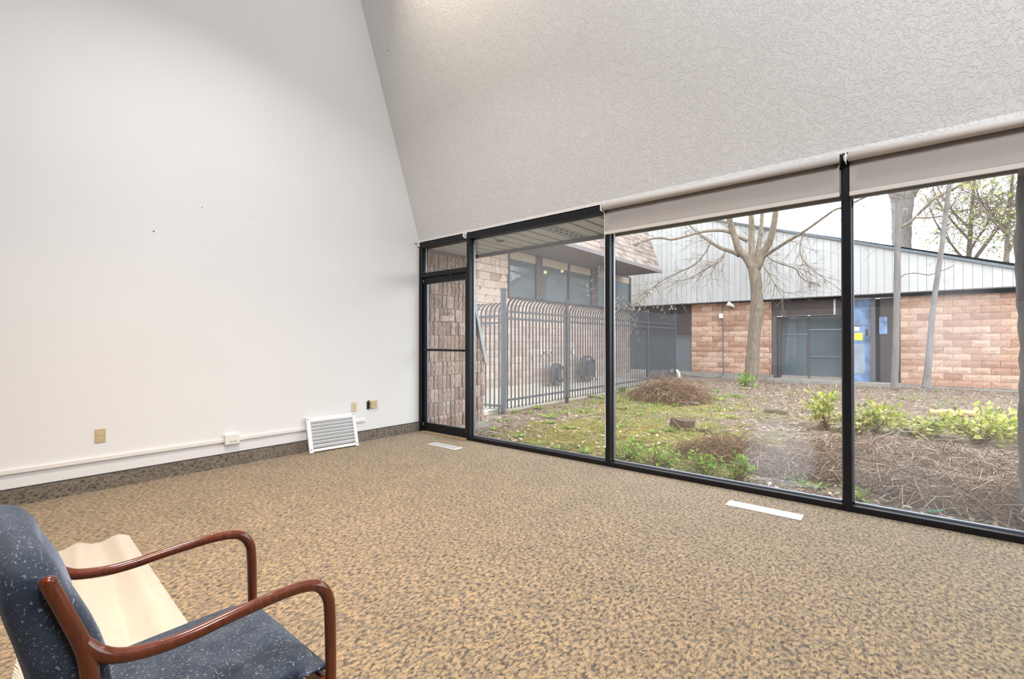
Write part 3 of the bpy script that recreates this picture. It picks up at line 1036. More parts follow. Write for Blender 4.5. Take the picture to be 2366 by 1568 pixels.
def gz(x, y):
    return GZ + 0.035 * noise.noise(Vector((x * 0.45, y * 0.45, 0.3))) + 0.018 * noise.noise(Vector((x * 1.7, y * 1.7, 4.1))) - 0.02 * max(0, 1 - y / 0.6)


def gpt(px, py):
    """where a pixel's sight line meets the garden ground"""
    d = FW + RT * ((px - W / 2) / FOC) - UP * ((py - H / 2) / FOC)
    z = GZ
    for _ in range(4):
        p = CAM + d * ((z - CAM.z) / d.z)
        z = gz(p.x, p.y)
    p = CAM + d * ((z - CAM.z) / d.z)
    return Vector((p.x, p.y, z))


def ypt(X, px, py):
    """where a pixel's sight line meets the upright plane x = X"""
    d = FW + RT * ((px - W / 2) / FOC) - UP * ((py - H / 2) / FOC)
    return CAM + d * ((X - CAM.x) / d.x)


# ------------------------------------------------------------------ ground
bm = bmesh.new()
xs = [-1.0 + 0.13 * i for i in range(int(17.0 / 0.13))]
ys = [0.12 + 0.13 * j for j in range(int(15.3 / 0.13))]
gv = [[bm.verts.new((x, y, gz(x, y) + 0.012 * noise.noise(Vector((x * 6, y * 6, 0))))) for x in xs] for y in ys]
for a, b in zip(gv, gv[1:]):
    for k in range(len(xs) - 1):
        bm.faces.new((a[k], a[k + 1], b[k + 1], b[k]))
gme = mesh_of('garden_ground', bm, M['soil'], True)
attr = gme.attributes.new('moss', 'FLOAT', 'POINT')
vals = []


def moss_at(x, y):
    d = ((x - 2.3) / 2.1) ** 2 + ((y - 1.9) / 2.2) ** 2
    w = max(0.0, 1.15 - d * 0.75)
    d2 = ((x - 1.2) / 2.2) ** 2 + ((y - 5.5) / 3.0) ** 2
    return min(1.0, max(w, 0.75 - 0.5 * d2))


for v in gme.vertices:
    vals.append(moss_at(v.co.x, v.co.y))
attr.data.foreach_set('value', vals)
tag(place('ground', gme), kind='structure')
bm = bmesh.new(); box(bm, (-40, -3, -0.42), (60, 60, -0.26)); struct('ground_far', bm, M['soil'])
bm = bmesh.new(); box(bm, (-3.0, 0.13, -0.2), (-0.86, 11.4, -0.06)); bevel(bm, 0.01, 1); struct('pavement', bm, M['walk'])

# ------------------------------------------------------------------ eave soffit of this building
sf = tag(thing('soffit', None, None, (0, 0.5, 2.6)), kind='structure')
bm = bmesh.new(); box(bm, (-0.5, 0.02, 2.625), (XR, 1.09, 2.70)); obj('soffit_backing', bm, M['soffdark'], sf)
bm = bmesh.new(); box(bm, (0, 0, 0), (0.158, 0.95, 0.018)); bevel(bm, 0.003, 1)
pm = mesh_of('soffit_plank', bm, M['soffit'])
for k in range(34):
    x = -0.31 + 0.2 * k
    if abs(x - 1.89) < 0.06:
        continue
    place('plank', pm, sf, (x, 0.125, 2.602))
bm = bmesh.new(); box(bm, (-0.5, 1.075, 2.555), (XR, 1.115, 2.78)); obj('fascia_board', bm, M['fascia'], sf)
bm = bmesh.new(); disc(bm, (1.06, 0.52, 2.603), (0, 1, 0), (1, 0, 0), 0.078, 0.010, 20); dl = obj('downlight', bm, M['soffit'], sf)
bm = bmesh.new(); disc(bm, (1.06, 0.52, 2.5935), (0, 1, 0), (1, 0, 0), 0.060, 0.002, 20); obj('downlight_opening', bm, M['soffdark'], dl)
for a, b in (((1.882, 0.13, 2.600), (1.90, 1.07, 2.616)), ((2.056, 0.13, 2.600), (2.072, 1.07, 2.616)), ((1.970, 0.13, 2.600), (1.982, 1.07, 2.614))):
    bm = bmesh.new(); box(bm, a, b); obj('vent_rail', bm, M['soffit'], sf)
bm = bmesh.new(); box(bm, (0, 0, 0), (0.16, 0.020, 0.013)); vm = mesh_of('vent_bar', bm, M['soffit'])
for k in range(9):
    place('vent_bar', vm, sf, (1.898, 0.15 + k * 0.112, 2.6))

# ------------------------------------------------------------------ masonry pieces


def rough_block(nx, nz, jitter, seedv, wob=0.0):
    """unit block, x 0..1, z 0..1, rough face at y ~ 0, back at y = 1"""
    random.seed(seedv)
    bm = bmesh.new()
    g = []
    for j in range(nz + 1):
        row = []
        for i in range(nx + 1):
            e = i in (0, nx) or j in (0, nz)
            x = i / nx
            if wob:
                x += random.uniform(-wob, wob)
            row.append(bm.verts.new((x, (0.30 if e else 0) + random.uniform(0, jitter), j / nz)))
        g.append(row)
    for a, b in zip(g, g[1:]):
        for k in range(nx):
            bm.faces.new((a[k], a[k + 1], b[k + 1], b[k]))
    bk = [bm.verts.new((x, 1, z)) for x, z in ((0, 0), (1, 0), (1, 1), (0, 1))]
    bot = g[0]
    top = g[-1]
    bm.faces.new([bk[0], bk[1]] + list(reversed(bot)))
    bm.faces.new(list(top) + [bk[2], bk[3]])
    bm.faces.new([bk[3], bk[0]] + [r[0] for r in g])
    bm.faces.new([bk[1], bk[2]] + [r[-1] for r in reversed(g)])
    return bm


blocks = {}
for key in ('rib', 'brick', 'redbrick'):
    blocks[key] = []
    for k in range(6):
        bm = rough_block(2, 4, 0.35, 40 + k, 0.06) if key == 'rib' else rough_block(4, 2, 0.3, 60 + k)
        blocks[key].append(mesh_of(key + '_block', bm, M[key]))
random.seed(11)

# wing wall beside the door: courses of upright split-face ribs, its outer end cut back under a metal coping
ww = thing('wing_wall', 'ribbed split face brick wing wall standing right outside the glass corner door', 'wall', (-0.1, 0.8, -0.05))
rise = (2.62 - 0.95) / (1.02 - 1.50)


def ww_end(z):
    return 1.46 if z < 0.93 else 1.50 + (z - 0.95) / rise


bm = bmesh.new()
prism(bm, [(0.13, -0.06), (1.45, -0.06), (1.45, 0.93), (0.98, 2.6), (0.13, 2.6)], 'x', -0.36, -0.135)
obj('wall_core', bm, M['mortar'], ww)
CH = 0.2005
for r in range(14):
    z = -0.055 + r * CH
    if z > 2.55:
        break
    hgt = min(0.188, 2.6 - z)
    off = 0.0 if r % 2 else 0.012
    y = 0.135 + off
    k = 0
    while y < ww_end(z + hgt) - 0.05:
        wd = 0.066 + random.uniform(-0.008, 0.010)
        o = place('brick', random.choice(blocks['rib']), ww, (-0.098 + random.uniform(-0.010, 0.008), y, z + random.uniform(0, 0.006)), (wd, 0.048, hgt), (0, 0, PI / 2))
        y += 0.0835
bm = bmesh.new()
prism(bm, [(1.455, 0.90), (1.515, 0.915), (1.04, 2.60), (0.985, 2.60)], 'x', -0.38, -0.085)
obj('coping', bm, M['flash'], ww)
bm = bmesh.new(); box(bm, (-0.40, 0.13, -0.40), (-0.055, 0.80, -0.06)); box(bm, (-0.40, 0.806, -0.40), (-0.055, 1.50, -0.06)); obj('footing', bm, M['concrete'], ww)

# ------------------------------------------------------------------ security fence


def tint_mat():
    m, nt, out = new_mat('tinted_window_glass')
    tr = N(nt, 'ShaderNodeBsdfTransparent', Color=(0.42, 0.48, 0.50, 1))
    gl = N(nt, 'ShaderNodeBsdfGlossy', Color=(0.85, 0.93, 1, 1), Roughness=0.03)
    mx = N(nt, 'ShaderNodeMixShader')
    nt.links.new(schlick(nt, 0.10, 0.9), mx.inputs[0])
    nt.links.new(tr.outputs[0], mx.inputs[1])
    nt.links.new(gl.outputs[0], mx.inputs[2])
    df = N(nt, 'ShaderNodeBsdfDiffuse', Color=(0.42, 0.48, 0.52, 1))
    m2 = N(nt, 'ShaderNodeMixShader')
    m2.inputs[0].default_value = 0.25
    nt.links.new(mx.outputs[0], m2.inputs[1])
    nt.links.new(df.outputs[0], m2.inputs[2])
    nt.links.new(m2.outputs[0], out.inputs[0])
    return m


M['tint'] = tint_mat()


def picket_mesh(name, lean):
    bm = bmesh.new()
    pts = [(0, 0, 0), (0, 0, 1.93), (0.006 * lean, 0, 1.98), (0.022 * lean, 0, 2.03), (0.050 * lean, 0, 2.075), (0.092 * lean, 0, 2.115), (0.150 * lean, 0, 2.15), (0.215 * lean, 0, 2.172)]
    tube(bm, pts, [0.0125 * 1.3] * 7 + [0.010], 4)
    return mesh_of(name, bm, M['fence'])


FX = -0.70
fn = thing('security_fence', 'dark grey steel security fence with outward curved picket tops running away beside the garden', 'fence', (FX, 2.63, -0.06))
pk = picket_mesh('picket', 1)
fy0, fp = 2.63, 2.23
for k in range(5):
    y = fy0 + fp * k
    h = 2.26 if k == 0 else 2.20
    w_ = 0.042 if k == 0 else 0.034
    bm = bmesh.new(); box(bm, (FX - w_, y - w_, -0.16), (FX + w_, y + w_, h)); bevel(bm, 0.006, 1)
    box(bm, (FX - w_ - 0.006, y - w_ - 0.006, h - 0.004), (FX + w_ + 0.006, y + w_ + 0.006, h + 0.014))
    obj('post', bm, M['fence'], fn)
    if k < 4:
        for z in (0.115, 1.70, 1.835):
            bm = bmesh.new(); box(bm, (FX - 0.018, y, z - 0.019), (FX + 0.018, y + fp, z + 0.019)); obj('rail', bm, M['fence'], fn)
        for i in range(1, 19):
            place('picket', pk, fn, (FX, y + fp * i / 19, -0.055))
bm = bmesh.new(); box(bm, (FX - 0.06, 4.70, 0.42), (FX - 0.03, 4.79, 0.62)); bevel(bm, 0.006, 1); obj('lock_box', bm, M['thresh'], fn)
# short return panel from the corner post back to the building
fr_ = thing('security_fence', 'short return panel of the grey fence between the corner post and the brick wing', 'fence', (-1.8, fy0, -0.1))
for z in (0.00, 1.615, 1.745):
    bm = bmesh.new(); box(bm, (-2.95, fy0 - 0.018, z - 0.019), (FX, fy0 + 0.018, z + 0.019)); obj('rail', bm, M['fence'], fr_)
for i in range(1, 19):
    place('picket', pk, fr_, (FX - 0.1175 * i, fy0, -0.15), None, (0, 0, PI / 2))
for z in (-0.02, -0.08, 0.05):
    bm = bmesh.new(); tube(bm, [(FX, fy0 - 0.06, z), (-0.9, fy0 - 0.3, z - 0.01), (-1.3, fy0 - 0.5, z - 0.02)], 0.006, 6); obj('wire', bm, M['cable'], fr_)

# ------------------------------------------------------------------ brick wing with shingled mansard beyond the fence
bw = thing('brick_building', 'low brick building wing with dark glazing and brown shingled mansard behind the fence', 'building', (-3.0, 8, -0.1))
WX = -3.0
bm = bmesh.new(); box(bm, (WX - 0.25, 1.0, -0.3), (WX - 0.03, 13.0, 2.43)); box(bm, (WX - 0.25, 1.0, 2.43), (WX - 0.03, 5.54, 3.75)); obj('wall_core', bm, M['mortar'], bw)
bm = bmesh.new(); box(bm, (WX - 0.2, 1.0, -0.3), (WX + 0.02, 13.0, 0.05)); obj('foundation', bm, M['walk'], bw)
cnt = 0
rest = bmesh.new()
for r in range(19):
    z = 0.055 + r * 0.2
    y = 3.6 + (0.2 if r % 2 else 0.0)
    while y < 12.9:
        y1 = min(y + 0.392, 5.54 if z > 2.35 else 12.95)
        if z > 2.35 and y >= 5.5:
            break
        if y1 - y > 0.05 and z < 3.7:
            if cnt < 298:
                place('brick', random.choice(blocks['brick']), bw, (WX + random.uniform(-0.006, 0.006), y, z), (y1 - y, 0.05, 0.19), (0, 0, PI / 2))
            else:
                box(rest, (WX - 0.05, y, z), (WX, y1, z + 0.19))
            cnt += 1
        y += 0.4
if cnt > 298:
    tag(obj('brick', rest, M['brick'], bw), kind='stuff')
else:
    rest.free()
bm = bmesh.new(); box(bm, (WX - 0.05, 5.54, 2.43), (WX + 0.03, 13.0, 2.49)); obj('window_sill', bm, M['mullion'], bw)
for y0, y1, mat in ((5.55, 6.76, 'tint'), (7.06, 8.48, 'tint'), (8.56, 9.92, 'tint'), (10.36, 12.9, 'tint')):
    bm = bmesh.new(); box(bm, (WX - 0.03, y0, 2.49), (WX - 0.02, y1, 3.52)); p_ = obj('window', bm, M[mat], bw)
    bm = bmesh.new(); box(bm, (WX - 0.04, y0, 3.52), (WX - 0.01, y1, 3.75)); obj('window_head', bm, M['beige'], bw)  # beige strip paints the light bounced onto the top of the windows
for y0, y1 in ((6.76, 7.06), (8.48, 8.56), (9.92, 10.36), (12.9, 13.0), (5.50, 5.56)):
    bm = bmesh.new(); box(bm, (WX - 0.06, y0, 2.45), (WX + 0.03, y1, 3.76)); bevel(bm, 0.006, 1); obj('mullion', bm, M['mullion'], bw)
# dim room behind the glazing with its lamps
bm = bmesh.new(); box(bm, (WX - 3.0, 5.5, 2.3), (WX - 2.9, 13, 3.9)); box(bm, (WX - 3.0, 12.95, 2.3), (WX - 0.06, 13.0, 3.9)); box(bm, (WX - 3.0, 5.45, 2.3), (WX - 0.06, 5.5, 3.9)); box(bm, (WX - 3.0, 5.5, 2.28), (WX - 0.06, 13, 2.32)); obj('inner_room', bm, M['bluegrey'], bw)
for px, py in ((1260, 628.5), (1299, 626), (1439, 651.5)):
    p = ypt(-3.5, px, py)
    lp = thing('glowing_lamp', {1260: 'small glowing yellow lamp seen through the dark glazing, left of the pair', 1299: 'small glowing yellow lamp seen through the dark glazing, right of the pair', 1439: 'lone glowing yellow lamp in the dark glazing right of the window post'}[px], 'lamp', tuple(p))
    bm = bmesh.new(); bmesh.ops.create_uvsphere(bm, u_segments=12, v_segments=8, radius=0.055); bm.transform(Matrix.Translation(p)); obj('bulb', bm, M['lampglow'], lp, True)
    bm = bmesh.new(); tube(bm, [p + Vector((0, 0, 0.05)), p + Vector((0, 0, 0.10))], [0.03, 0.02], 8); tube(bm, [p + Vector((0, 0, 0.10)), Vector((p.x, p.y, 3.8))], 0.006, 6); obj('stem', bm, M['mullion'], lp)
EX, EZ = -1.5, 3.79
bm = bmesh.new(); box(bm, (WX - 3.1, 1.0, EZ - 0.03), (EX, 12.33, EZ)); obj('eave_soffit', bm, M['wingsoffit'], bw)
bm = bmesh.new(); box(bm, (EX - 0.02, 1.0, EZ - 0.05), (EX + 0.03, 12.35, EZ + 0.06)); obj('eave_trim', bm, M['wingsoffit'], bw)
bm = bmesh.new(); prism(bm, [(EX - 0.03, EZ), (EX - 0.03 - 0.34 * 3.2, EZ + 3.2), (WX - 3.1, EZ + 3.2), (WX - 3.1, EZ)], 'y', 1.0, 12.30); obj('roof_deck', bm, M['wingsoffit'], bw)
bm = bmesh.new(); box(bm, (WX - 3.1, 12.95, -0.3), (WX, 13.02, 3.8)); obj('end_wall', bm, M['mortar'], bw)
random.seed(5)
shm = []
for k in range(5):
    bm = bmesh.new()
    prism(bm, [(0, 0), (0.018 + 0.006 * random.random(), 0.0), (0.006, 0.23), (0, 0.23)], 'y', 0, 0.94 + 0.05 * random.random())
    shm.append(mesh_of('shingle', bm, M['shingle']))
cnt = 0
rest = bmesh.new()
for r in range(13):
    z = EZ + 0.05 + r * 0.165
    x = EX - 0.34 * (z - EZ) + 0.006
    y = 12.32
    while y > 5.0:
        wd = random.choice((0.28, 0.34, 0.40, 0.46))
        if cnt < 300:
            o = place('shingle', random.choice(shm), bw, (x, y - wd, z + random.uniform(-0.014, 0.014)), (1, wd, 1), (0, -0.325, 0))
        else:
            box(rest, (x - 0.02, y - wd, z), (x + 0.012, y - 0.012, z + 0.2))
        cnt += 1
        y -= wd
tag(obj('shingle', rest, M['shingle'], bw), kind='stuff')

# things along the brick wing: sockets and coiled cables
for k, y in enumerate((7.05, 7.40, 8.78)):
    t = thing('outdoor_socket', ('white outdoor socket on the brick wing behind the fence, first of three from the left', 'white outdoor socket on the brick wing behind the fence, middle one of three',
                                'white outdoor socket on the brick wing behind the fence, nearest the second post')[k], 'socket', (WX, y, 0.92), 'white sockets on the brick wing')
    bm = bmesh.new(); box(bm, (WX, y - 0.07, 0.85), (WX + 0.06, y + 0.07, 1.0)); bevel(bm, 0.01, 1); obj('box_body', bm, M['pvc'], t)
    bm = bmesh.new(); box(bm, (WX + 0.06, y + 0.01, 0.87), (WX + 0.066, y + 0.055, 0.97)); obj('socket_face', bm, M['screw'], t)
for k, (y, rr) in enumerate(((7.35, 0.32), (9.1, 0.42))):
    t = thing('cable_reel', ('dark coiled cable reel low against the brick wing, left one behind the fence', 'larger dark coiled cable reel low against the brick wing, right one behind the fence')[k], 'cable reel', (WX + 0.3, y, -0.06))
    bm = bmesh.new()
    for q in range(6):
        pts = [(WX + 0.28 + 0.03 * q, y + (rr - 0.02 * (q % 3)) * math.cos(a * PI / 12), -0.03 + rr + (rr - 0.02 * (q % 3)) * math.sin(a * PI / 12)) for a in range(25)]
        tube(bm, pts, 0.016, 5, False)
    obj('coil', bm, M['cable'], t, True)
    bm = bmesh.new(); disc(bm, (WX + 0.26, y, -0.03 + rr), (0, 1, 0), (0, 0, 1), rr * 0.62, 0.22, 18); obj('drum', bm, M['fence'], t)
    bm = bmesh.new()
    for s in (-1, 1):
        tube(bm, [(WX + 0.2, y + s * rr * 0.9, -0.06), (WX + 0.36, y, rr), (WX + 0.52, y + s * rr * 0.9, -0.06)], 0.015, 6)
    obj('stand', bm, M['fence'], t)
    bm = bmesh.new(); tube(bm, smooth_path([(WX + 0.05, y + 0.05 if k == 0 else y - 0.32, 0.86), (WX + 0.07, y - 0.1, 0.55), (WX + 0.3, y - rr, 0.35)], 5), 0.011, 6); obj('lead', bm, M['flash'], t)

# ------------------------------------------------------------------ annex at the far end of the garden
BY = 15.0
SY = 14.7
an = thing('annex_building', 'long annex with pale vertical siding over brick walls and dark entrance at the garden end', 'building', (3.0, BY, -0.1))
bm = bmesh.new()
for x0, x1 in ((-1.30, 1.57), (5.19, 9.6)):
    box(bm, (x0, BY, -0.3), (x1, BY + 0.3, 2.80))
obj('wall_core', bm, M['mortar'], an)
bm = bmesh.new()
box(bm, (-3.2, BY - 0.03, -0.4), (1.62, BY + 0.3, 0.05)); box(bm, (5.15, BY - 0.02, -0.4), (9.6, BY + 0.3, -0.10))
obj('foundation', bm, M['concrete'], an)
random.seed(21)
for x0, x1, z0 in ((-1.30, 1.57, 0.055), (5.19, 8.3, -0.095)):
    r = 0
    z = z0
    while z < 2.74:
        x = x0 - (0.2 if r % 2 else 0)
        while x < x1 - 0.03:
            a, b = max(x, x0), min(x + 0.394, x1)
            if b - a > 0.04:
                place('brick', random.choice(blocks['redbrick']), an, (a, BY - 0.055 + random.uniform(-0.012, 0.010), z), (b - a, 0.06, min(0.193, 2.8 - z)))
            x += 0.4
        z += 0.2
        r += 1
bm = bmesh.new(); box(bm, (8.3, BY - 0.04, -0.1), (9.6, BY, 2.8)); obj('plain_wall', bm, M['redbrick'], an)


def roofz(x):
    return 5.71 - 0.3335 * (x - 0.512)


SBW = 0.2
x = -4.6
while x < 9.6:
    bm = bmesh.new()
    za, zb = roofz(x), roofz(x + SBW)
    prism(bm, [(x + 0.006, 2.785), (x + SBW - 0.006, 2.785), (x + SBW - 0.006, zb - 0.06), (x + 0.006, za - 0.06)], 'y', SY - 0.018 + random.uniform(-0.004, 0.004), SY)
    obj('siding_board', bm, M['siding'], an)
    x += SBW
bm = bmesh.new(); prism(bm, [(-4.6, 2.80), (9.6, 2.80), (9.6, roofz(9.6) - 0.08), (-4.6, roofz(-4.6) - 0.08)], 'y', SY, SY + 0.1); obj('siding_backing', bm, M['soffit'], an)
bm = bmesh.new(); prism(bm, [(-4.7, roofz(-4.7) - 0.08), (9.7, roofz(9.7) - 0.08), (9.7, roofz(9.7)), (-4.7, roofz(-4.7))], 'y', SY - 0.09, SY + 7.0); obj('roof', bm, M['roofedge'], an)
bm = bmesh.new(); box(bm, (-4.6, SY - 0.02, 2.76), (9.6, BY + 0.3, 2.79)); obj('eave_soffit', bm, M['fascia'], an)
bm = bmesh.new(); box(bm, (-4.6, BY - 0.0, 1.51), (-1.31, BY + 0.05, 2.77)); bevel(bm, 0.01, 1); obj('brown_panel', bm, M['brown'], an)
bm = bmesh.new(); box(bm, (-4.6, BY + 0.08, 0.05), (-1.31, BY + 0.10, 1.51)); obj('window', bm, M['darkglass'], an)
bm = bmesh.new(); box(bm, (1.575, BY + 0.02, 2.175), (3.44, BY + 0.07, 2.77)); bevel(bm, 0.01, 1); obj('brown_panel', bm, M['brown'], an)
bm = bmesh.new(); box(bm, (3.44, BY - 0.02, 2.175), (3.50, BY + 0.07, 2.77)); obj('pale_strip', bm, M['siding'], an)
bm = bmesh.new(); box(bm, (3.50, BY + 0.02, 2.175), (3.70, BY + 0.07, 2.77)); obj('brown_panel', bm, M['brown'], an)
for x0, x1 in ((1.80, 2.62), (2.68, 3.86)):
    bm = bmesh.new(); box(bm, (x0, BY + 0.6, 0.02), (x1, BY + 0.62, 2.20)); obj('window', bm, M['darkglass'], an)
for a, b in (((1.58, BY - 0.02, -0.1), (1.70, BY + 0.6, 2.18)), ((1.72, BY + 0.3, -0.1), (1.80, BY + 0.62, 2.18)), ((2.62, BY + 0.56, -0.1), (2.68, BY + 0.64, 2.18)),
             ((3.80, BY - 0.02, -0.1), (3.87, BY + 0.62, 2.62)), ((2.68, BY + 0.56, 1.66), (3.86, BY + 0.60, 1.70)), ((2.68, BY + 0.56, 0.70), (3.86, BY + 0.60, 0.73)), ((1.80, BY + 0.56, 1.50), (2.62, BY + 0.60, 1.53))):
    bm = bmesh.new(); box(bm, a, b); obj('door_frame', bm, M['gasket'] if b[2] < 2.18 else M['mullion'], an)
bm = bmesh.new(); box(bm, (1.5, BY - 0.6, -0.25), (5.2, BY + 0.7, -0.06)); obj('door_step', bm, M['concrete'], an)
bm = bmesh.new(); box(bm, (3.86, BY - 0.05, 2.66), (5.19, BY + 0.1, 2.79)); obj('lintel', bm, M['siding'], an)
bm = bmesh.new(); box(bm, (3.87, BY + 0.10, -0.06), (4.44, BY + 0.14, 2.66)); bevel(bm, 0.006, 1); dr = obj('blue_door', bm, M['blue'], an)
bm = bmesh.new(); box(bm, (3.90, BY + 0.090, 1.30), (4.23, BY + 0.098, 1.545)); obj('notice_yellow', bm, M['yellow'], dr)
bm = bmesh.new(); box(bm, (3.91, BY + 0.090, 1.61), (4.14, BY + 0.098, 1.745)); obj('notice_white', bm, M['paper'], dr)
bm = bmesh.new(); box(bm, (3.89, BY + 0.080, 1.80), (4.42, BY + 0.098, 1.84)); obj('push_bar', bm, M['gasket'], dr)
bm = bmesh.new(); box(bm, (4.30, BY + 0.080, 1.44), (4.37, BY + 0.098, 1.66)); obj('lock_plate', bm, M['stump'], dr)
bm = bmesh.new(); box(bm, (3.92, BY + 0.092, 0.20), (4.28, BY + 0.098, 1.18)); obj('lower_panel', bm, M['bluegrey'], dr)
bm = bmesh.new(); box(bm, (4.44, BY - 0.03, -0.1), (4.56, BY + 0.3, 2.66)); bevel(bm, 0.006, 1); obj('door_post', bm, M['mullion'], an)
bm = bmesh.new(); box(bm, (4.56, BY + 0.25, -0.1), (4.68, BY + 0.3, 2.66)); obj('dark_gap', bm, M['darkhole'], an)
bm = bmesh.new(); box(bm, (4.68, BY + 0.12, -0.1), (5.19, BY + 0.16, 2.66)); obj('side_panel', bm, M['brown'], an)
bm = bmesh.new(); box(bm, (4.66, BY + 0.10, 1.5), (4.86, BY + 0.12, 2.05)); obj('blue_poster', bm, M['blue'], an)

fl = thing('floodlight', 'white twin-arm floodlight under the annex eave above the brick panel', 'lamp', (0.2, BY - 0.15, 2.66))
p = at(1690, 703, BY - 0.2)
bm = bmesh.new(); tube(bm, [p + Vector((-0.10, -0.12, 0.03)), p + Vector((0.03, 0.02, -0.04)), p + Vector((0.08, 0.06, -0.10))], [0.095, 0.055, 0.045], 12); obj('lamp_head', bm, M['pvc'], fl, True)
bm = bmesh.new(); tube(bm, [p + Vector((0.06, 0.04, -0.08)), p + Vector((0.10, 0.12, -0.14))], 0.03, 8); obj('arm', bm, M['flash'], fl)
cb = thing('meter_box', 'small white meter box on the brick panel with its conduit down to the ground', 'box', (-0.12, BY - 0.06, 2.2))
bm = bmesh.new(); box(bm, (-0.22, BY - 0.14, 2.16), (-0.08, BY - 0.05, 2.34)); bevel(bm, 0.01, 1); obj('box_body', bm, M['pvc'], cb)
bm = bmesh.new(); tube(bm, smooth_path([(-0.10, BY - 0.075, 2.76), (-0.10, BY - 0.075, 2.0), (-0.08, BY - 0.075, 0.3), (-0.10, BY - 0.08, -0.02), (-0.28, BY - 0.10, -0.13), (-0.7, BY - 0.12, -0.15), (-1.5, BY - 0.14, -0.10), (-2.2, BY - 0.14, -0.06)], 5), 0.017, 8); obj('conduit', bm, M['cable'], cb)
pp = thing('vent_pipe', 'white curved plastic vent pipe rising from the ground at the fence end', 'pipe', tuple(gpt(1568, 872)))
q = at(1569, 872, 13.0)
bm = bmesh.new(); tube(bm, smooth_path([q, q + Vector((0, 0, 0.10)), q + Vector((-0.04, 0, 0.21)), q + Vector((-0.14, 0, 0.26)), q + Vector((-0.25, 0, 0.245)), q + Vector((-0.30, 0, 0.19))], 4), 0.055, 12); obj('pipe_bend', bm, M['pvc'], pp, True)


# ------------------------------------------------------------------ trees
def rvec(s):
    return Vector((random.uniform(-s, s), random.uniform(-s, s), random.uniform(-s, s)))


def twig_spray(bm, p, d, length, depth, r, tips=None):
    d = d.normalized()
    pts = [p]
    q = p.copy()
    n = 4
    for k in range(n):
        d = (d + rvec(0.22) + Vector((0, 0, -0.02))).normalized()
        q = q + d * (length / n)
        pts.append(q.copy())
    tube(bm, pts, lerp_list([r, r * 0.45], len(pts)), 3, False)
    if tips is not None:
        tips.append((pts[-1], d))
        tips.append((pts[2], d))
    if depth > 0:
        for k in range(random.choice((2, 3))):
            i = random.randint(1, n)
            twig_spray(bm, pts[i], d + rvec(0.75), length * random.uniform(0.45, 0.75), depth - 1, r * 0.6, tips)


def leaves(bm, spots, size, flat=0.3, n=1):
    for p, d in spots:
        for _ in range(n):
            u = (d + rvec(0.9)).normalized()
            v = u.cross(Vector((0, 0, 1)) + rvec(flat)).normalized()
            if v.length < 0.1:
                continue
            w = u.cross(v)
            s = size * random.uniform(0.6, 1.3)
            b = p + rvec(size * 0.5)
            a0 = bm.verts.new(b)
            a1 = bm.verts.new(b + u * s * 0.5 + v * s * 0.32 + w * s * 0.08)
            a2 = bm.verts.new(b + u * s)
            a3 = bm.verts.new(b + u * s * 0.5 - v * s * 0.32 + w * s * 0.08)
            bm.faces.new((a0, a1, a2))
            bm.faces.new((a0, a2, a3))


def limb(t, name, pix, Y, widths, mat, seg=10, rough=0.0, dy=None, keep=None):
    """a limb through the pixels of its course; dy shifts points in depth"""
    dy = dy or [0] * len(pix)
    pts = [at(x, y, Y + e) for (x, y), e in zip(pix, dy)]
    depth = (pts[0] - CAM).dot(FW)
    sp = smooth_path(pts, 4)
    rr = lerp_list([w * 0.5 * depth / FOC for w in widths], len(sp))
    bm = bmesh.new()
    tube(bm, sp, rr, seg, True, rough)
    obj(name, bm, mat, t, True)
    if keep is not None:
        keep.append((sp, rr))
    return sp


random.seed(33)
T1 = 13.2
t1 = thing('bare_tree', 'forked bare tree with mottled trunk in front of the annex brick panel', 'tree', tuple(at(1737, 884, T1)), 'bare trees in the garden')
kp = []
limb(t1, 'trunk', [(1735, 892), (1736, 874), (1739, 821), (1743, 771), (1749, 719), (1748, 675), (1745, 640), (1741, 612)], T1, [44, 31, 28, 27, 29, 24, 25, 24], M['bark'], 14, 0.07)
limb(t1, 'branch', [(1741, 625), (1725, 595), (1708, 578), (1699, 551), (1690, 525), (1684, 499), (1676, 465), (1668, 425), (1660, 380)], T1, [19, 18, 16, 14, 13, 12, 11, 9, 7], M['bark'], 10, 0.04, [0, -.1, -.2, -.3, -.4, -.5, -.6, -.7, -.8], kp)
limb(t1, 'branch', [(1742, 622), (1737, 581), (1736, 543), (1736, 493), (1735, 440), (1732, 390)], T1, [15, 14, 13, 12, 11, 8], M['bark'], 10, 0.04, [0, .1, .3, .4, .5, .6], kp)
limb(t1, 'branch', [(1746, 617), (1752, 592), (1753, 569), (1758, 537), (1761, 496), (1764, 440), (1770, 390)], T1, [14, 12, 11, 9, 8, 7, 5], M['bark'], 10, 0.04, [0, .1, .3, .5, .7, .9, 1.1], kp)
limb(t1, 'branch', [(1748, 622), (1763, 587), (1778, 557), (1787, 525), (1793, 484), (1798, 440), (1806, 390)], T1, [17, 16, 15, 13, 11, 9, 7], M['bark'], 10, 0.04, [0, 0, -.1, -.2, -.3, -.4, -.5], kp)
limb(t1, 'branch', [(1763, 594), (1790, 576), (1825, 554), (1857, 535), (1898, 506), (1928, 485), (1950, 478), (2000, 455), (2050, 436)], T1, [8, 7.5, 7, 6, 5, 4.5, 4, 3.5, 3], M['bark'], 8, 0, [0, -.2, -.4, -.6, -.8, -1, -1.1, -1.3, -1.5], kp)
limb(t1, 'branch', [(1708, 590), (1693, 582), (1664, 572), (1635, 554), (1611, 537), (1588, 516), (1560, 495)], T1, [10, 9, 8, 7, 5.5, 4.5, 3], M['bark'], 8, 0, [0, .1, .2, .4, .6, .8, 1.0], kp)
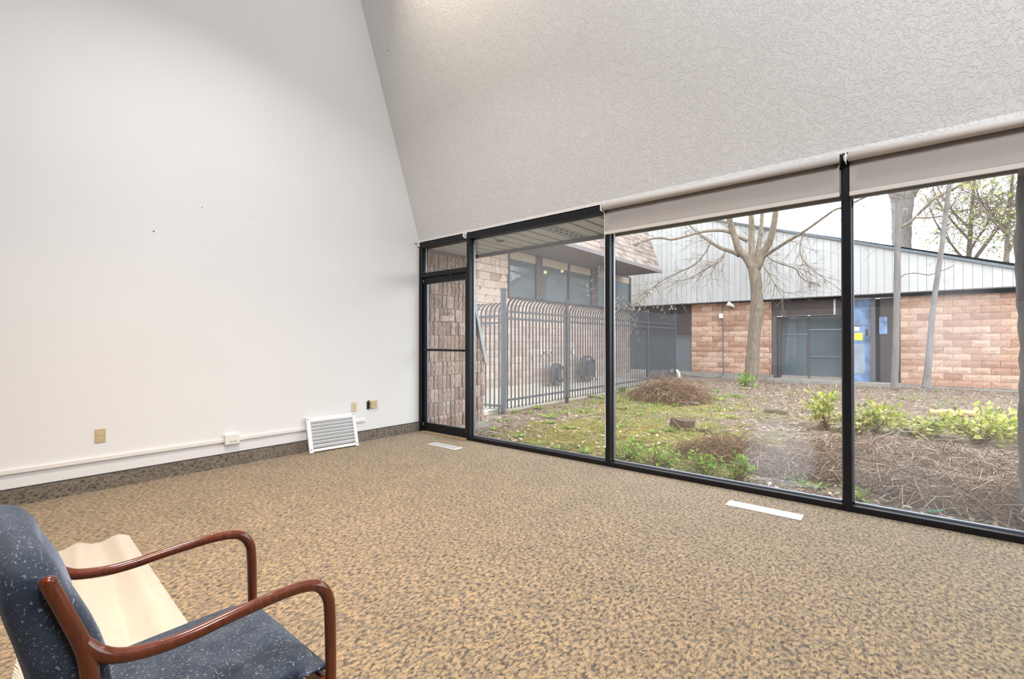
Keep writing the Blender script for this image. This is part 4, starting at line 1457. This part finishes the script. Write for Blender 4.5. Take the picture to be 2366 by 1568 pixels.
limb(t1, 'branch', [(1727, 556), (1705, 546), (1681, 535), (1658, 532), (1623, 535), (1590, 544), (1552, 553), (1523, 549), (1488, 557), (1440, 580), (1395, 600), (1345, 612), (1310, 616)], T1, [9, 8, 7.5, 7, 6, 5.5, 5, 4.5, 4, 3, 2.6, 2.2, 1.8], M['bark'], 8, 0, [0, -.2, -.4, -.6, -1, -1.4, -1.8, -2.1, -2.4, -2.8, -3.2, -3.5, -3.7], kp)
limb(t1, 'branch', [(1641, 558), (1632, 580), (1605, 610), (1564, 631), (1526, 651), (1482, 692), (1450, 713)], T1, [3.6, 3.4, 3, 2.6, 2.4, 2, 1.6], M['bark'], 6, 0, [.37, .1, -.4, -.8, -1.2, -1.6, -2], kp)
limb(t1, 'branch', [(1676, 577), (1672, 590), (1660, 606), (1640, 615), (1600, 640), (1560, 650)], T1, [3, 2.6, 2.4, 2.2, 2, 1.6], M['bark'], 6, 0, [.15, 0, -.3, -.6, -.9, -1.2], kp)
limb(t1, 'branch', [(1772, 589), (1779, 597), (1800, 608), (1838, 621), (1850, 640), (1872, 652), (1890, 656)], T1, [3, 2.8, 2.6, 2.4, 2.2, 2, 1.5], M['bark'], 6, 0, [-.05, 0, .3, .6, .9, 1.2, 1.4], kp)
limb(t1, 'branch', [(1857, 535), (1849, 565), (1850, 590), (1866, 612), (1900, 640)], T1 - 0.6, [2.6, 2.4, 2.2, 2, 1.6], M['bark'], 6, 0, None, kp)
limb(t1, 'branch', [(1760, 607), (1775, 630), (1790, 655), (1812, 675)], T1, [2.4, 2.2, 2, 1.5], M['bark'], 6, 0, [0, -.2, -.4, -.6], kp)
bm = bmesh.new()
tips = []
budtips = []
for bi, (sp, rr) in enumerate(kp):
    thick = rr[0] > 0.06
    nn = 22 if thick else int(len(sp) * (2.4 if bi in (5, 6) else 1.6 if bi in (7, 8) else 0.95))
    for k in range(nn):
        i = random.randint(2 if not thick else len(sp) // 3, len(sp) - 1)
        d = (sp[i] - sp[i - 1]).normalized() + rvec(0.9) + (Vector((0, 0, -0.25)) if not thick else Vector((0, 0, 0.1)))
        lst = []
        twig_spray(bm, sp[i], d, random.uniform(0.35, 1.0), 2, 0.0085, lst)
        tips += lst
        if bi in (6, 7) and i > len(sp) * 0.55:
            budtips += lst
tag(obj('twigs', bm, M['twig'], t1), kind='stuff')
bm = bmesh.new()
leaves(bm, budtips, 0.055, 1.0, 4)
tag(obj('buds', bm, M['bud'], t1), kind='stuff')

random.seed(34)
t2 = thing('bare_tree', 'slim straight bare tree trunk standing before the annex doorway post', 'tree', tuple(at(2067, 890, 13.4)), 'bare trees in the garden')
limb(t2, 'trunk', [(2068, 896), (2067, 880), (2070, 800), (2072, 700), (2073, 600), (2075, 520), (2078, 440), (2082, 360)], 13.4, [17, 14, 13, 12.5, 12, 12, 11, 10], M['barkpale'], 10, 0.05)
limb(t2, 'branch', [(2075, 648), (2090, 634), (2120, 631), (2145, 635), (2175, 626), (2205, 612)], 13.4, [2.5, 2.2, 2, 2, 1.8, 1.4], M['bark'], 6)
bm = bmesh.new()
for k in range(14):
    twig_spray(bm, at(2076, random.uniform(380, 560), 13.4), rvec(1) + Vector((0, 0, 0.4)), random.uniform(0.5, 1.0), 2, 0.008)
tag(obj('twigs', bm, M['twig'], t2), kind='stuff')

t3 = thing('bare_tree', 'thin leaning bare tree in front of the right hand brick wall', 'tree', tuple(at(2141, 890, 13.2)), 'bare trees in the garden')
limb(t3, 'trunk', [(2140, 896), (2141, 880), (2146, 830), (2152, 750), (2160, 680), (2172, 600), (2180, 540), (2188, 470), (2196, 405), (2204, 340)], 13.2, [20, 15, 13, 11, 10, 10, 9.5, 9, 8, 7], M['barkpale'], 10, 0.05)
bm = bmesh.new()
for k in range(16):
    y = random.uniform(400, 560)
    twig_spray(bm, at(2188 + (470 - y) * 0.12, y, 13.2), rvec(1) + Vector((0, 0, 0.4)), random.uniform(0.5, 1.1), 2, 0.008)
tag(obj('twigs', bm, M['twig'], t3), kind='stuff')

t4 = thing('bare_tree', 'big forked tree trunk rising behind the annex roof', 'tree', tuple(at(2084, 800, 23)), 'bare trees in the garden')
kp = []
limb(t4, 'trunk', [(2082, 840), (2083, 620), (2083, 560), (2084, 500), (2085, 460), (2084, 440)], 23, [36, 36, 36, 38, 44, 52], M['barkpale'], 14, 0.04)
limb(t4, 'branch', [(2078, 470), (2068, 445), (2052, 420), (2030, 380)], 23, [26, 26, 22, 18], M['barkpale'], 10)
limb(t4, 'branch', [(2090, 470), (2106, 440), (2124, 420), (2150, 385)], 23, [26, 26, 22, 18], M['barkpale'], 10)
limb(t4, 'branch', [(2080, 526), (2106, 510), (2140, 476), (2166, 455), (2195, 440), (2238, 419), (2265, 404), (2300, 380)], 22, [7, 6.5, 6, 6, 5.5, 5, 4.5, 4], M['bark'], 8, 0, None, kp)
limb(t4, 'branch', [(2114, 503), (2140, 503), (2180, 499), (2215, 490), (2243, 483), (2290, 465)], 22, [3.5, 3.2, 3, 2.6, 2.2, 2], M['bark'], 6, 0, None, kp)
bm = bmesh.new()
for sp, rr in kp:
    for k in range(26):
        i = random.randint(2, len(sp) - 1)
        twig_spray(bm, sp[i], rvec(0.9) + Vector((0.3, 0, 0.1)), random.uniform(0.6, 1.6), 2, 0.011)
tag(obj('twigs', bm, M['twig'], t4), kind='stuff')

for k, (px, Y, lab, sd) in enumerate(((2235, 24, 'budding tree with open crown behind the annex roof, left of the pair at the right', 3), (2322, 22, 'budding tree with dense yellow green crown behind the annex roof near the photo edge', 8))):
    random.seed(50 + sd)
    base = at(px, 800, Y)
    t = thing('budding_tree', lab, 'tree', (base.x, base.y, 0.0), 'trees behind the annex')
    kp = []
    limb(t, 'trunk', [(px, 830), (px + 2, 640), (px + 4, 590), (px + 8, 520), (px + 14, 450), (px + 20, 380)], Y, [12, 11, 10, 8, 6, 4], M['bark'], 8, 0.04, None, kp)
    for q in range(7):
        y0 = random.uniform(500, 640)
        s = random.choice((-1, 1))
        L = random.uniform(50, 110)
        limb(t, 'branch', [(px + 4 + (590 - y0) * 0.08, y0), (px + s * L * 0.35, y0 - L * 0.45), (px + s * L * 0.7, y0 - L * 0.95), (px + s * L * 0.9, y0 - L * 1.5)], Y, [6, 4.5, 3, 2], M['bark'], 6, 0, [0, random.uniform(-1, 1), random.uniform(-1.5, 1.5), random.uniform(-2, 2)], kp)
    bm = bmesh.new()
    tips = []
    for sp, rr in kp:
        for q in range(34):
            i = random.randint(len(sp) // 3, len(sp) - 1)
            twig_spray(bm, sp[i], rvec(1.0) + Vector((0, 0, 0.25)), random.uniform(0.6, 1.4), 2, 0.012, tips)
    tag(obj('twigs', bm, M['twig'], t), kind='stuff')
    bm = bmesh.new()
    leaves(bm, [x for x in tips if random.random() < (0.22 if k else 0.08)], 0.11, 1.0, 2)
    tag(obj('young_leaves', bm, M['ygleaf'], t), kind='stuff')

random.seed(61)
t5 = thing('bare_tree', 'rough grey trunk close outside the glass at the right photo edge', 'tree', (6.02, 1.0, GZ), 'bare trees in the garden')
bm = bmesh.new()
pts = smooth_path([(6.01, 1.02, -0.25), (6.01, 1.0, 0.1), (5.995, 1.0, 0.6), (6.01, 1.01, 1.2), (5.985, 1.0, 1.7), (5.99, 1.0, 2.3), (6.0, 1.0, 3.6)], 6)
tube(bm, pts, lerp_list([0.17, 0.135, 0.13, 0.128, 0.13, 0.12, 0.11], len(pts)), 14, True, 0.07)
obj('trunk', bm, M['barkpale'], t5, True)
bm = bmesh.new()
for k in range(5):
    twig_spray(bm, Vector((5.99, 1.0, random.uniform(3.0, 3.5))), rvec(1), 0.7, 1, 0.008)
tag(obj('twigs', bm, M['twig'], t5), kind='stuff')

# ------------------------------------------------------------------ shrubs and small plants


def shrub(name, label, cat, p, spread, height, nst, nlf, lsize, mat, group=None, stem='drytwig'):
    t = thing(name, label, cat, (p.x, p.y, p.z), group)
    sb, lb = bmesh.new(), bmesh.new()
    spots = []
    for k in range(nst):
        a = random.uniform(0, 2 * PI)
        rr = spread * math.sqrt(random.random())
        top = p + Vector((rr * math.cos(a), rr * math.sin(a), height * (0.45 + 0.55 * random.random()) * (1 - 0.35 * (rr / spread) ** 2)))
        mid = p + (top - p) * 0.5 + Vector((0, 0, height * 0.12)) + rvec(0.05)
        pts = smooth_path([p + rvec(0.04) * Vector((1, 1, 0)).length, mid, top], 3)
        tube(sb, pts, lerp_list([0.007, 0.003], len(pts)), 4, False)
        d = (top - mid).normalized()
        for q in range(max(1, nlf // nst)):
            i = random.uniform(0.35, 1)
            spots.append((pts[min(len(pts) - 1, int(i * (len(pts) - 1) + 0.5))] + rvec(lsize * 0.9), d))
    leaves(lb, spots, lsize, 0.35)
    obj('stems', sb, M[stem], t)
    obj('leaves', lb, M[mat], t)
    return t


random.seed(77)
SG = 'yellow green garden shrubs'
shrub('garden_shrub', 'loose yellow green shrub in bare soil just left of the right window post', 'shrub', gpt(1905, 992), 0.44, 0.62, 26, 340, 0.088, 'ygleaf', SG)
shrub('garden_shrub', 'upright yellow green shrub just right of the right window post', 'shrub', gpt(2022, 1003), 0.36, 0.52, 22, 300, 0.088, 'ygleaf', SG)
shrub('garden_shrub', 'low pale leaved shrub sprawling in the middle of the right pane', 'shrub', gpt(2110, 1006), 0.52, 0.28, 26, 330, 0.088, 'ygleaf', SG)
shrub('garden_shrub', 'biggest and yellowest shrub, a broad mound near the right photo edge', 'shrub', gpt(2265, 1026), 0.56, 0.56, 40, 620, 0.09, 'ygleaf', SG)
shrub('garden_shrub', 'small yellow green shrub between the mound and the edge trunk', 'shrub', gpt(2335, 1010), 0.3, 0.42, 18, 220, 0.085, 'ygleaf', SG)
shrub('garden_shrub', 'low pale leaves hugging the foot of the right window post', 'shrub', gpt(1978, 1000), 0.28, 0.30, 16, 180, 0.08, 'ygleaf', SG)
LG = 'bright green plants along the sill'
shrub('leafy_plant', 'bright green leafy plant at the sill beside the middle window post', 'plant', gpt(1452, 1062), 0.26, 0.2, 22, 230, 0.05, 'gleaf', LG)
shrub('leafy_plant', 'bright green leafy plants spreading along the sill, second from the middle post', 'plant', gpt(1520, 1074), 0.3, 0.22, 24, 250, 0.05, 'gleaf', LG)
shrub('leafy_plant', 'dark bright green clump at the sill before the brown brush, third from the post', 'plant', gpt(1622, 1096), 0.24, 0.24, 22, 220, 0.048, 'gleaf', LG)
shrub('leafy_plant', 'upright bright green sprig at the sill under the brown brush', 'plant', gpt(1706, 1112), 0.15, 0.30, 18, 180, 0.045, 'gleaf', LG)
shrub('leafy_plant', 'small green sprig at the foot of the right window post', 'plant', gpt(1978, 1158), 0.14, 0.12, 10, 60, 0.045, 'gleaf', LG)
shrub('leafy_plant', 'fresh green plant at the foot of the forked tree', 'plant', gpt(1722, 892), 0.34, 0.36, 16, 170, 0.10, 'gleaf', LG)

# weed rosettes
random.seed(78)
spots = [(1243, 944, 1.3), (1270, 966, 1.4), (1272, 978, .9), (1160, 972, .8), (1142, 994, .9), (1200, 1010, 1.), (1238, 1028, .9), (1188, 953, 1.), (1225, 955, .9), (1305, 955, 1.),
         (1352, 953, 1.1), (1366, 917, 1.5), (1392, 920, 1.3), (1318, 990, .8), (1290, 1037, .9), (1352, 1046, .9), (1440, 985, .9), (1480, 960, 1.1), (1498, 938, 1.), (1512, 1000, .8),
         (1562, 938, 1.1), (1548, 996, .8), (1592, 994, 1.1), (1640, 1000, .8), (1665, 925, 1.2), (1700, 916, 1.2), (1655, 905, 1.), (1740, 950, .9), (1690, 965, .9), (1455, 925, 1.2), (1440, 945, 1.), (2085, 922, .9), (2165, 905, 1.), (2060, 915, .7), (1465, 1020, .9), (1850, 1120, .9), (1888, 1128, .8), (2250, 1150, .7), (2218, 1168, .8)]
rbm = []
for k in range(5):
    bm = bmesh.new()
    for q in range(13):
        a = q * 2.4 + random.uniform(-0.3, 0.3)
        d = Vector((math.cos(a), math.sin(a), 0))
        n_ = Vector((-d.y, d.x, 0))
        L = random.uniform(0.08, 0.17)
        up = random.uniform(0.25, 0.8)
        w_ = random.uniform(0.012, 0.022)
        pv = None
        for s, ww_ in ((0.1, 0.4), (0.5, 1.0), (0.85, 0.7), (1.0, 0.05)):
            c = d * (L * s) + Vector((0, 0, up * L * (s - 0.45 * s * s)))
            cur = (bm.verts.new(c - n_ * w_ * ww_), bm.verts.new(c + n_ * w_ * ww_))
            if pv:
                bm.faces.new((pv[0], pv[1], cur[1], cur[0]))
            pv = cur
    rbm.append(mesh_of('weed', bm, M['gleaf']))
spots.sort()
ORD = ('first second third fourth fifth sixth seventh eighth ninth tenth eleventh twelfth thirteenth fourteenth fifteenth sixteenth seventeenth eighteenth nineteenth twentieth twenty-first twenty-second').split()
seen = {}
for k, (px, py, s) in enumerate(spots):
    pane_ = ('left pane', 'the door post') if px < 1405 else ('middle pane', 'the middle window post') if px < 1950 else ('right pane', 'the right window post')
    seen[pane_] = seen.get(pane_, -1) + 1
    p = gpt(px, py)
    o = place('weed_tuft', random.choice(rbm), None, (p.x, p.y, p.z + 0.004), (s, s, s), (0, 0, random.uniform(0, 6)))
    tag(o, 'bright green weed rosette in the %s, %s from %s' % (pane_[0], ORD[seen[pane_]], pane_[1]), 'weed', 'weeds scattered over the garden soil')

# stump, logs, bits on the ground
random.seed(80)
p = gpt(1575, 990)
st = thing('tree_stump', 'low dark weathered tree stump in the moss of the middle pane', 'stump', tuple(p))
bm = bmesh.new()
tube(bm, [p + Vector((0, 0, -0.06)), p + Vector((0, 0, 0.02)), p + Vector((0.01, 0, 0.10)), p + Vector((0.015, 0, 0.155))], [0.25, 0.20, 0.175, 0.165], 14, True, 0.12)
obj('stump_body', bm, M['stump'], st)
bm = bmesh.new()
tube(bm, [p + Vector((-0.09, -0.16, 0.16)), p + Vector((0.08, -0.21, 0.02))], 0.010, 6)
obj('leaning_stick', bm, M['greytwig'], st)
for nm, lab, px, py, ln, rad, rz, mt in (('fallen_log', 'pale tan log lying in the soil behind the yellow mound shrub', 2208, 962, 0.75, 0.07, 0.15, 'thresh'), ('fallen_log', 'short dark log lying in bare soil left of the loose shrub', 1792, 955, 0.42, 0.05, -0.2, 'bark'),
                                         ('fallen_log', 'short brown log lying in the grass behind the tree stump', 1592, 936, 0.42, 0.05, 0.1, 'bark'), ('fallen_log', 'small dark piece of wood in the moss right of the stump', 1625, 998, 0.2, 0.03, 0.3, 'stump')):
    p = gpt(px, py)
    bm = bmesh.new()
    d = Vector((math.cos(rz), math.sin(rz), 0.03)) * ln * 0.5
    tube(bm, smooth_path([p - d + Vector((0, 0, rad * 0.7)), p + Vector((0, 0.02, rad * 0.9)), p + d + Vector((0, 0, rad * 0.7))], 3), rad, 9, True, 0.15)
    tag(obj(nm, bm, M[mt]), lab, 'log')
p = gpt(2160, 1192)
bm = bmesh.new(); tube(bm, [p + Vector((-0.06, 0, 0.02)), p + Vector((0, 0.02, 0.035)), p + Vector((0.05, 0.03, 0.05))], [0.006, 0.009, 0.006], 6)
tag(obj('plastic_scrap', bm, M['greenplastic']), 'small scrap of green plastic on the ground close to the right pane', 'litter')
p = gpt(1152, 957)
bm = bmesh.new(); tube(bm, smooth_path([p, p + Vector((0.12, 0.05, 0.10)), p + Vector((0.28, 0.0, 0.06)), p + Vector((0.36, -0.1, 0.0))], 4), 0.010, 6)
tag(obj('dry_branch', bm, M['greytwig'], None, True), 'bent pale branch on the ground below the fence corner post', 'branch')


def brush(name, label, p, rx, ry, h, n, mat, ln):
    t = thing(name, label, 'brush', tuple(p))
    bm = bmesh.new()
    for k in range(n):
        a = random.uniform(0, 2 * PI)
        r = math.sqrt(random.random())
        q = p + Vector((rx * r * math.cos(a), ry * r * math.sin(a), 0))
        top = h * (1 - r * r) * random.uniform(0.2, 1)
        q.z = gz(q.x, q.y) + top * random.random()
        d = rvec(1)
        d.z = abs(d.z) * 0.4
        d.normalize()
        L = ln * random.uniform(0.4, 1.3)
        arch = random.uniform(0.02, 0.12) * L * 3
        pts = [q - d * L / 2, q - d * L * 0.15 + Vector((0, 0, arch)), q + d * L * 0.2 + Vector((0, 0, arch * 0.9)) + rvec(0.03), q + d * L / 2]
        tube(bm, pts, random.uniform(0.0018, 0.0042), 3, False)
    tag(obj('dry_stems', bm, M[mat], t), kind='stuff')
    return t


random.seed(81)
brush('brush_pile', 'reddish brown mound of dry brush before the fence end', gpt(1545, 926), 0.85, 0.7, 0.72, 3000, 'drytwig', 0.55)
brush('brush_pile', 'reddish brown dry brush close to the glass in the middle pane', gpt(1690, 1062), 0.62, 0.42, 0.32, 1000, 'drytwig', 0.34)
brush('brush_pile', 'wide grey brown thicket of dead stems filling the lower right pane', gpt(2150, 1085), 1.35, 0.9, 0.24, 4200, 'greytwig', 0.42)
brush('brush_pile', 'grey dead stems on the soil in the lower middle of the middle pane', gpt(1850, 1085), 0.62, 0.5, 0.16, 900, 'greytwig', 0.34)
brush('brush_pile', 'tangle of bare grey stems right behind the glass at the lower right', gpt(2270, 1170), 0.9, 0.42, 0.16, 1200, 'greytwig', 0.5)

# leaf litter, fine twigs, grass: beyond counting
random.seed(82)
bm = bmesh.new()
for k in range(24000):
    x = random.uniform(-0.5, 8.5)
    y = 0.2 + 14.3 * random.random() ** 1.7
    if x < 0.12 and y < 1.75:
        continue
    if random.random() < 0.45 * moss_at(x, y):
        continue
    s = random.uniform(0.014, 0.042)
    a = random.uniform(0, 2 * PI)
    u = Vector((math.cos(a), math.sin(a), random.uniform(-0.4, 0.4)))
    v = Vector((-math.sin(a), math.cos(a), random.uniform(-0.4, 0.4)))
    c = Vector((x, y, gz(x, y) + random.uniform(0.004, 0.022)))
    vs = [bm.verts.new(c + u * s), bm.verts.new(c + v * s * 0.5 + Vector((0, 0, 0.006))), bm.verts.new(c - u * s), bm.verts.new(c - v * s * 0.5 + Vector((0, 0, 0.006)))]
    bm.faces.new(vs)
tag(obj('leaf_litter', bm, M['litter']), 'dry brown leaf litter strewn over the garden soil', 'leaves', None, 'stuff')

bm = bmesh.new()
for k in range(2600):
    x = random.uniform(-0.3, 8.0)
    y = 0.2 + 12.5 * random.random() ** 1.9
    if x < 3.4 and random.random() < 0.55 or x < 0.3 and y < 1.9:
        continue
    a = random.uniform(0, 2 * PI)
    L = random.uniform(0.05, 0.30)
    d = Vector((math.cos(a), math.sin(a), 0))
    c = Vector((x, y, gz(x, y) + 0.012))
    tube(bm, [c - d * L / 2, c + Vector((0, 0, random.uniform(0, 0.04))) + rvec(0.02), c + d * L / 2], random.uniform(0.0018, 0.004), 3, False)
tag(obj('twig_litter', bm, M['greytwig']), 'fine dead twigs strewn over the garden soil', 'twigs', None, 'stuff')

bm = bmesh.new()


def blade(c, d, L, w_):
    n_ = Vector((-d.y, d.x, 0))
    tip = c + d * L * 0.75 + Vector((0, 0, L * 0.55))
    mid = c + d * L * 0.3 + Vector((0, 0, L * 0.55))
    a, b = bm.verts.new(c - n_ * w_), bm.verts.new(c + n_ * w_)
    m1, m2 = bm.verts.new(mid - n_ * w_ * 0.8), bm.verts.new(mid + n_ * w_ * 0.8)
    e = bm.verts.new(tip)
    bm.faces.new((a, b, m2, m1))
    bm.faces.new((m1, m2, e))


def tuft(x, y, n, L, rad):
    for _ in range(n):
        a = random.uniform(0, 2 * PI)
        r = rad * random.random()
        xx, yy = x + r * math.cos(a), y + r * math.sin(a)
        b = random.uniform(0, 2 * PI)
        blade(Vector((xx, yy, gz(xx, yy))), Vector((math.cos(b), math.sin(b), 0)), L * random.uniform(0.5, 1.3), random.uniform(0.0022, 0.005))


k = 0
while k < 620:
    x = random.uniform(-0.4, 6.5)
    y = 0.25 + 12 * random.random() ** 1.4
    nz = noise.noise(Vector((x * 0.8, y * 0.8, 7.7)))
    if random.random() > 0.12 + 0.75 * moss_at(x, y) + 0.35 * nz:
        continue
    if x < -0.2 and y < 1.7:
        continue
    tuft(x, y, 16 if y < 3 else 22, 0.055 if y < 3 else 0.10, 0.10 if y < 3 else 0.16)
    k += 1
for px, py, n, L, rad in ((1440, 905, 260, 0.22, 0.5), (1475, 915, 260, 0.2, 0.5), (1430, 930, 200, 0.18, 0.4), (1395, 905, 200, 0.2, 0.4), (1590, 990, 60, 0.12, 0.12), (1550, 995, 40, 0.10, 0.10), (1640, 920, 120, 0.14, 0.35), (1690, 918, 120, 0.14, 0.4)):
    p = gpt(px, py)
    tuft(p.x, p.y, n, L, rad)
tag(obj('grass', bm, M['grass']), 'thin patches of fresh grass in the mossy garden', 'grass', None, 'stuff')
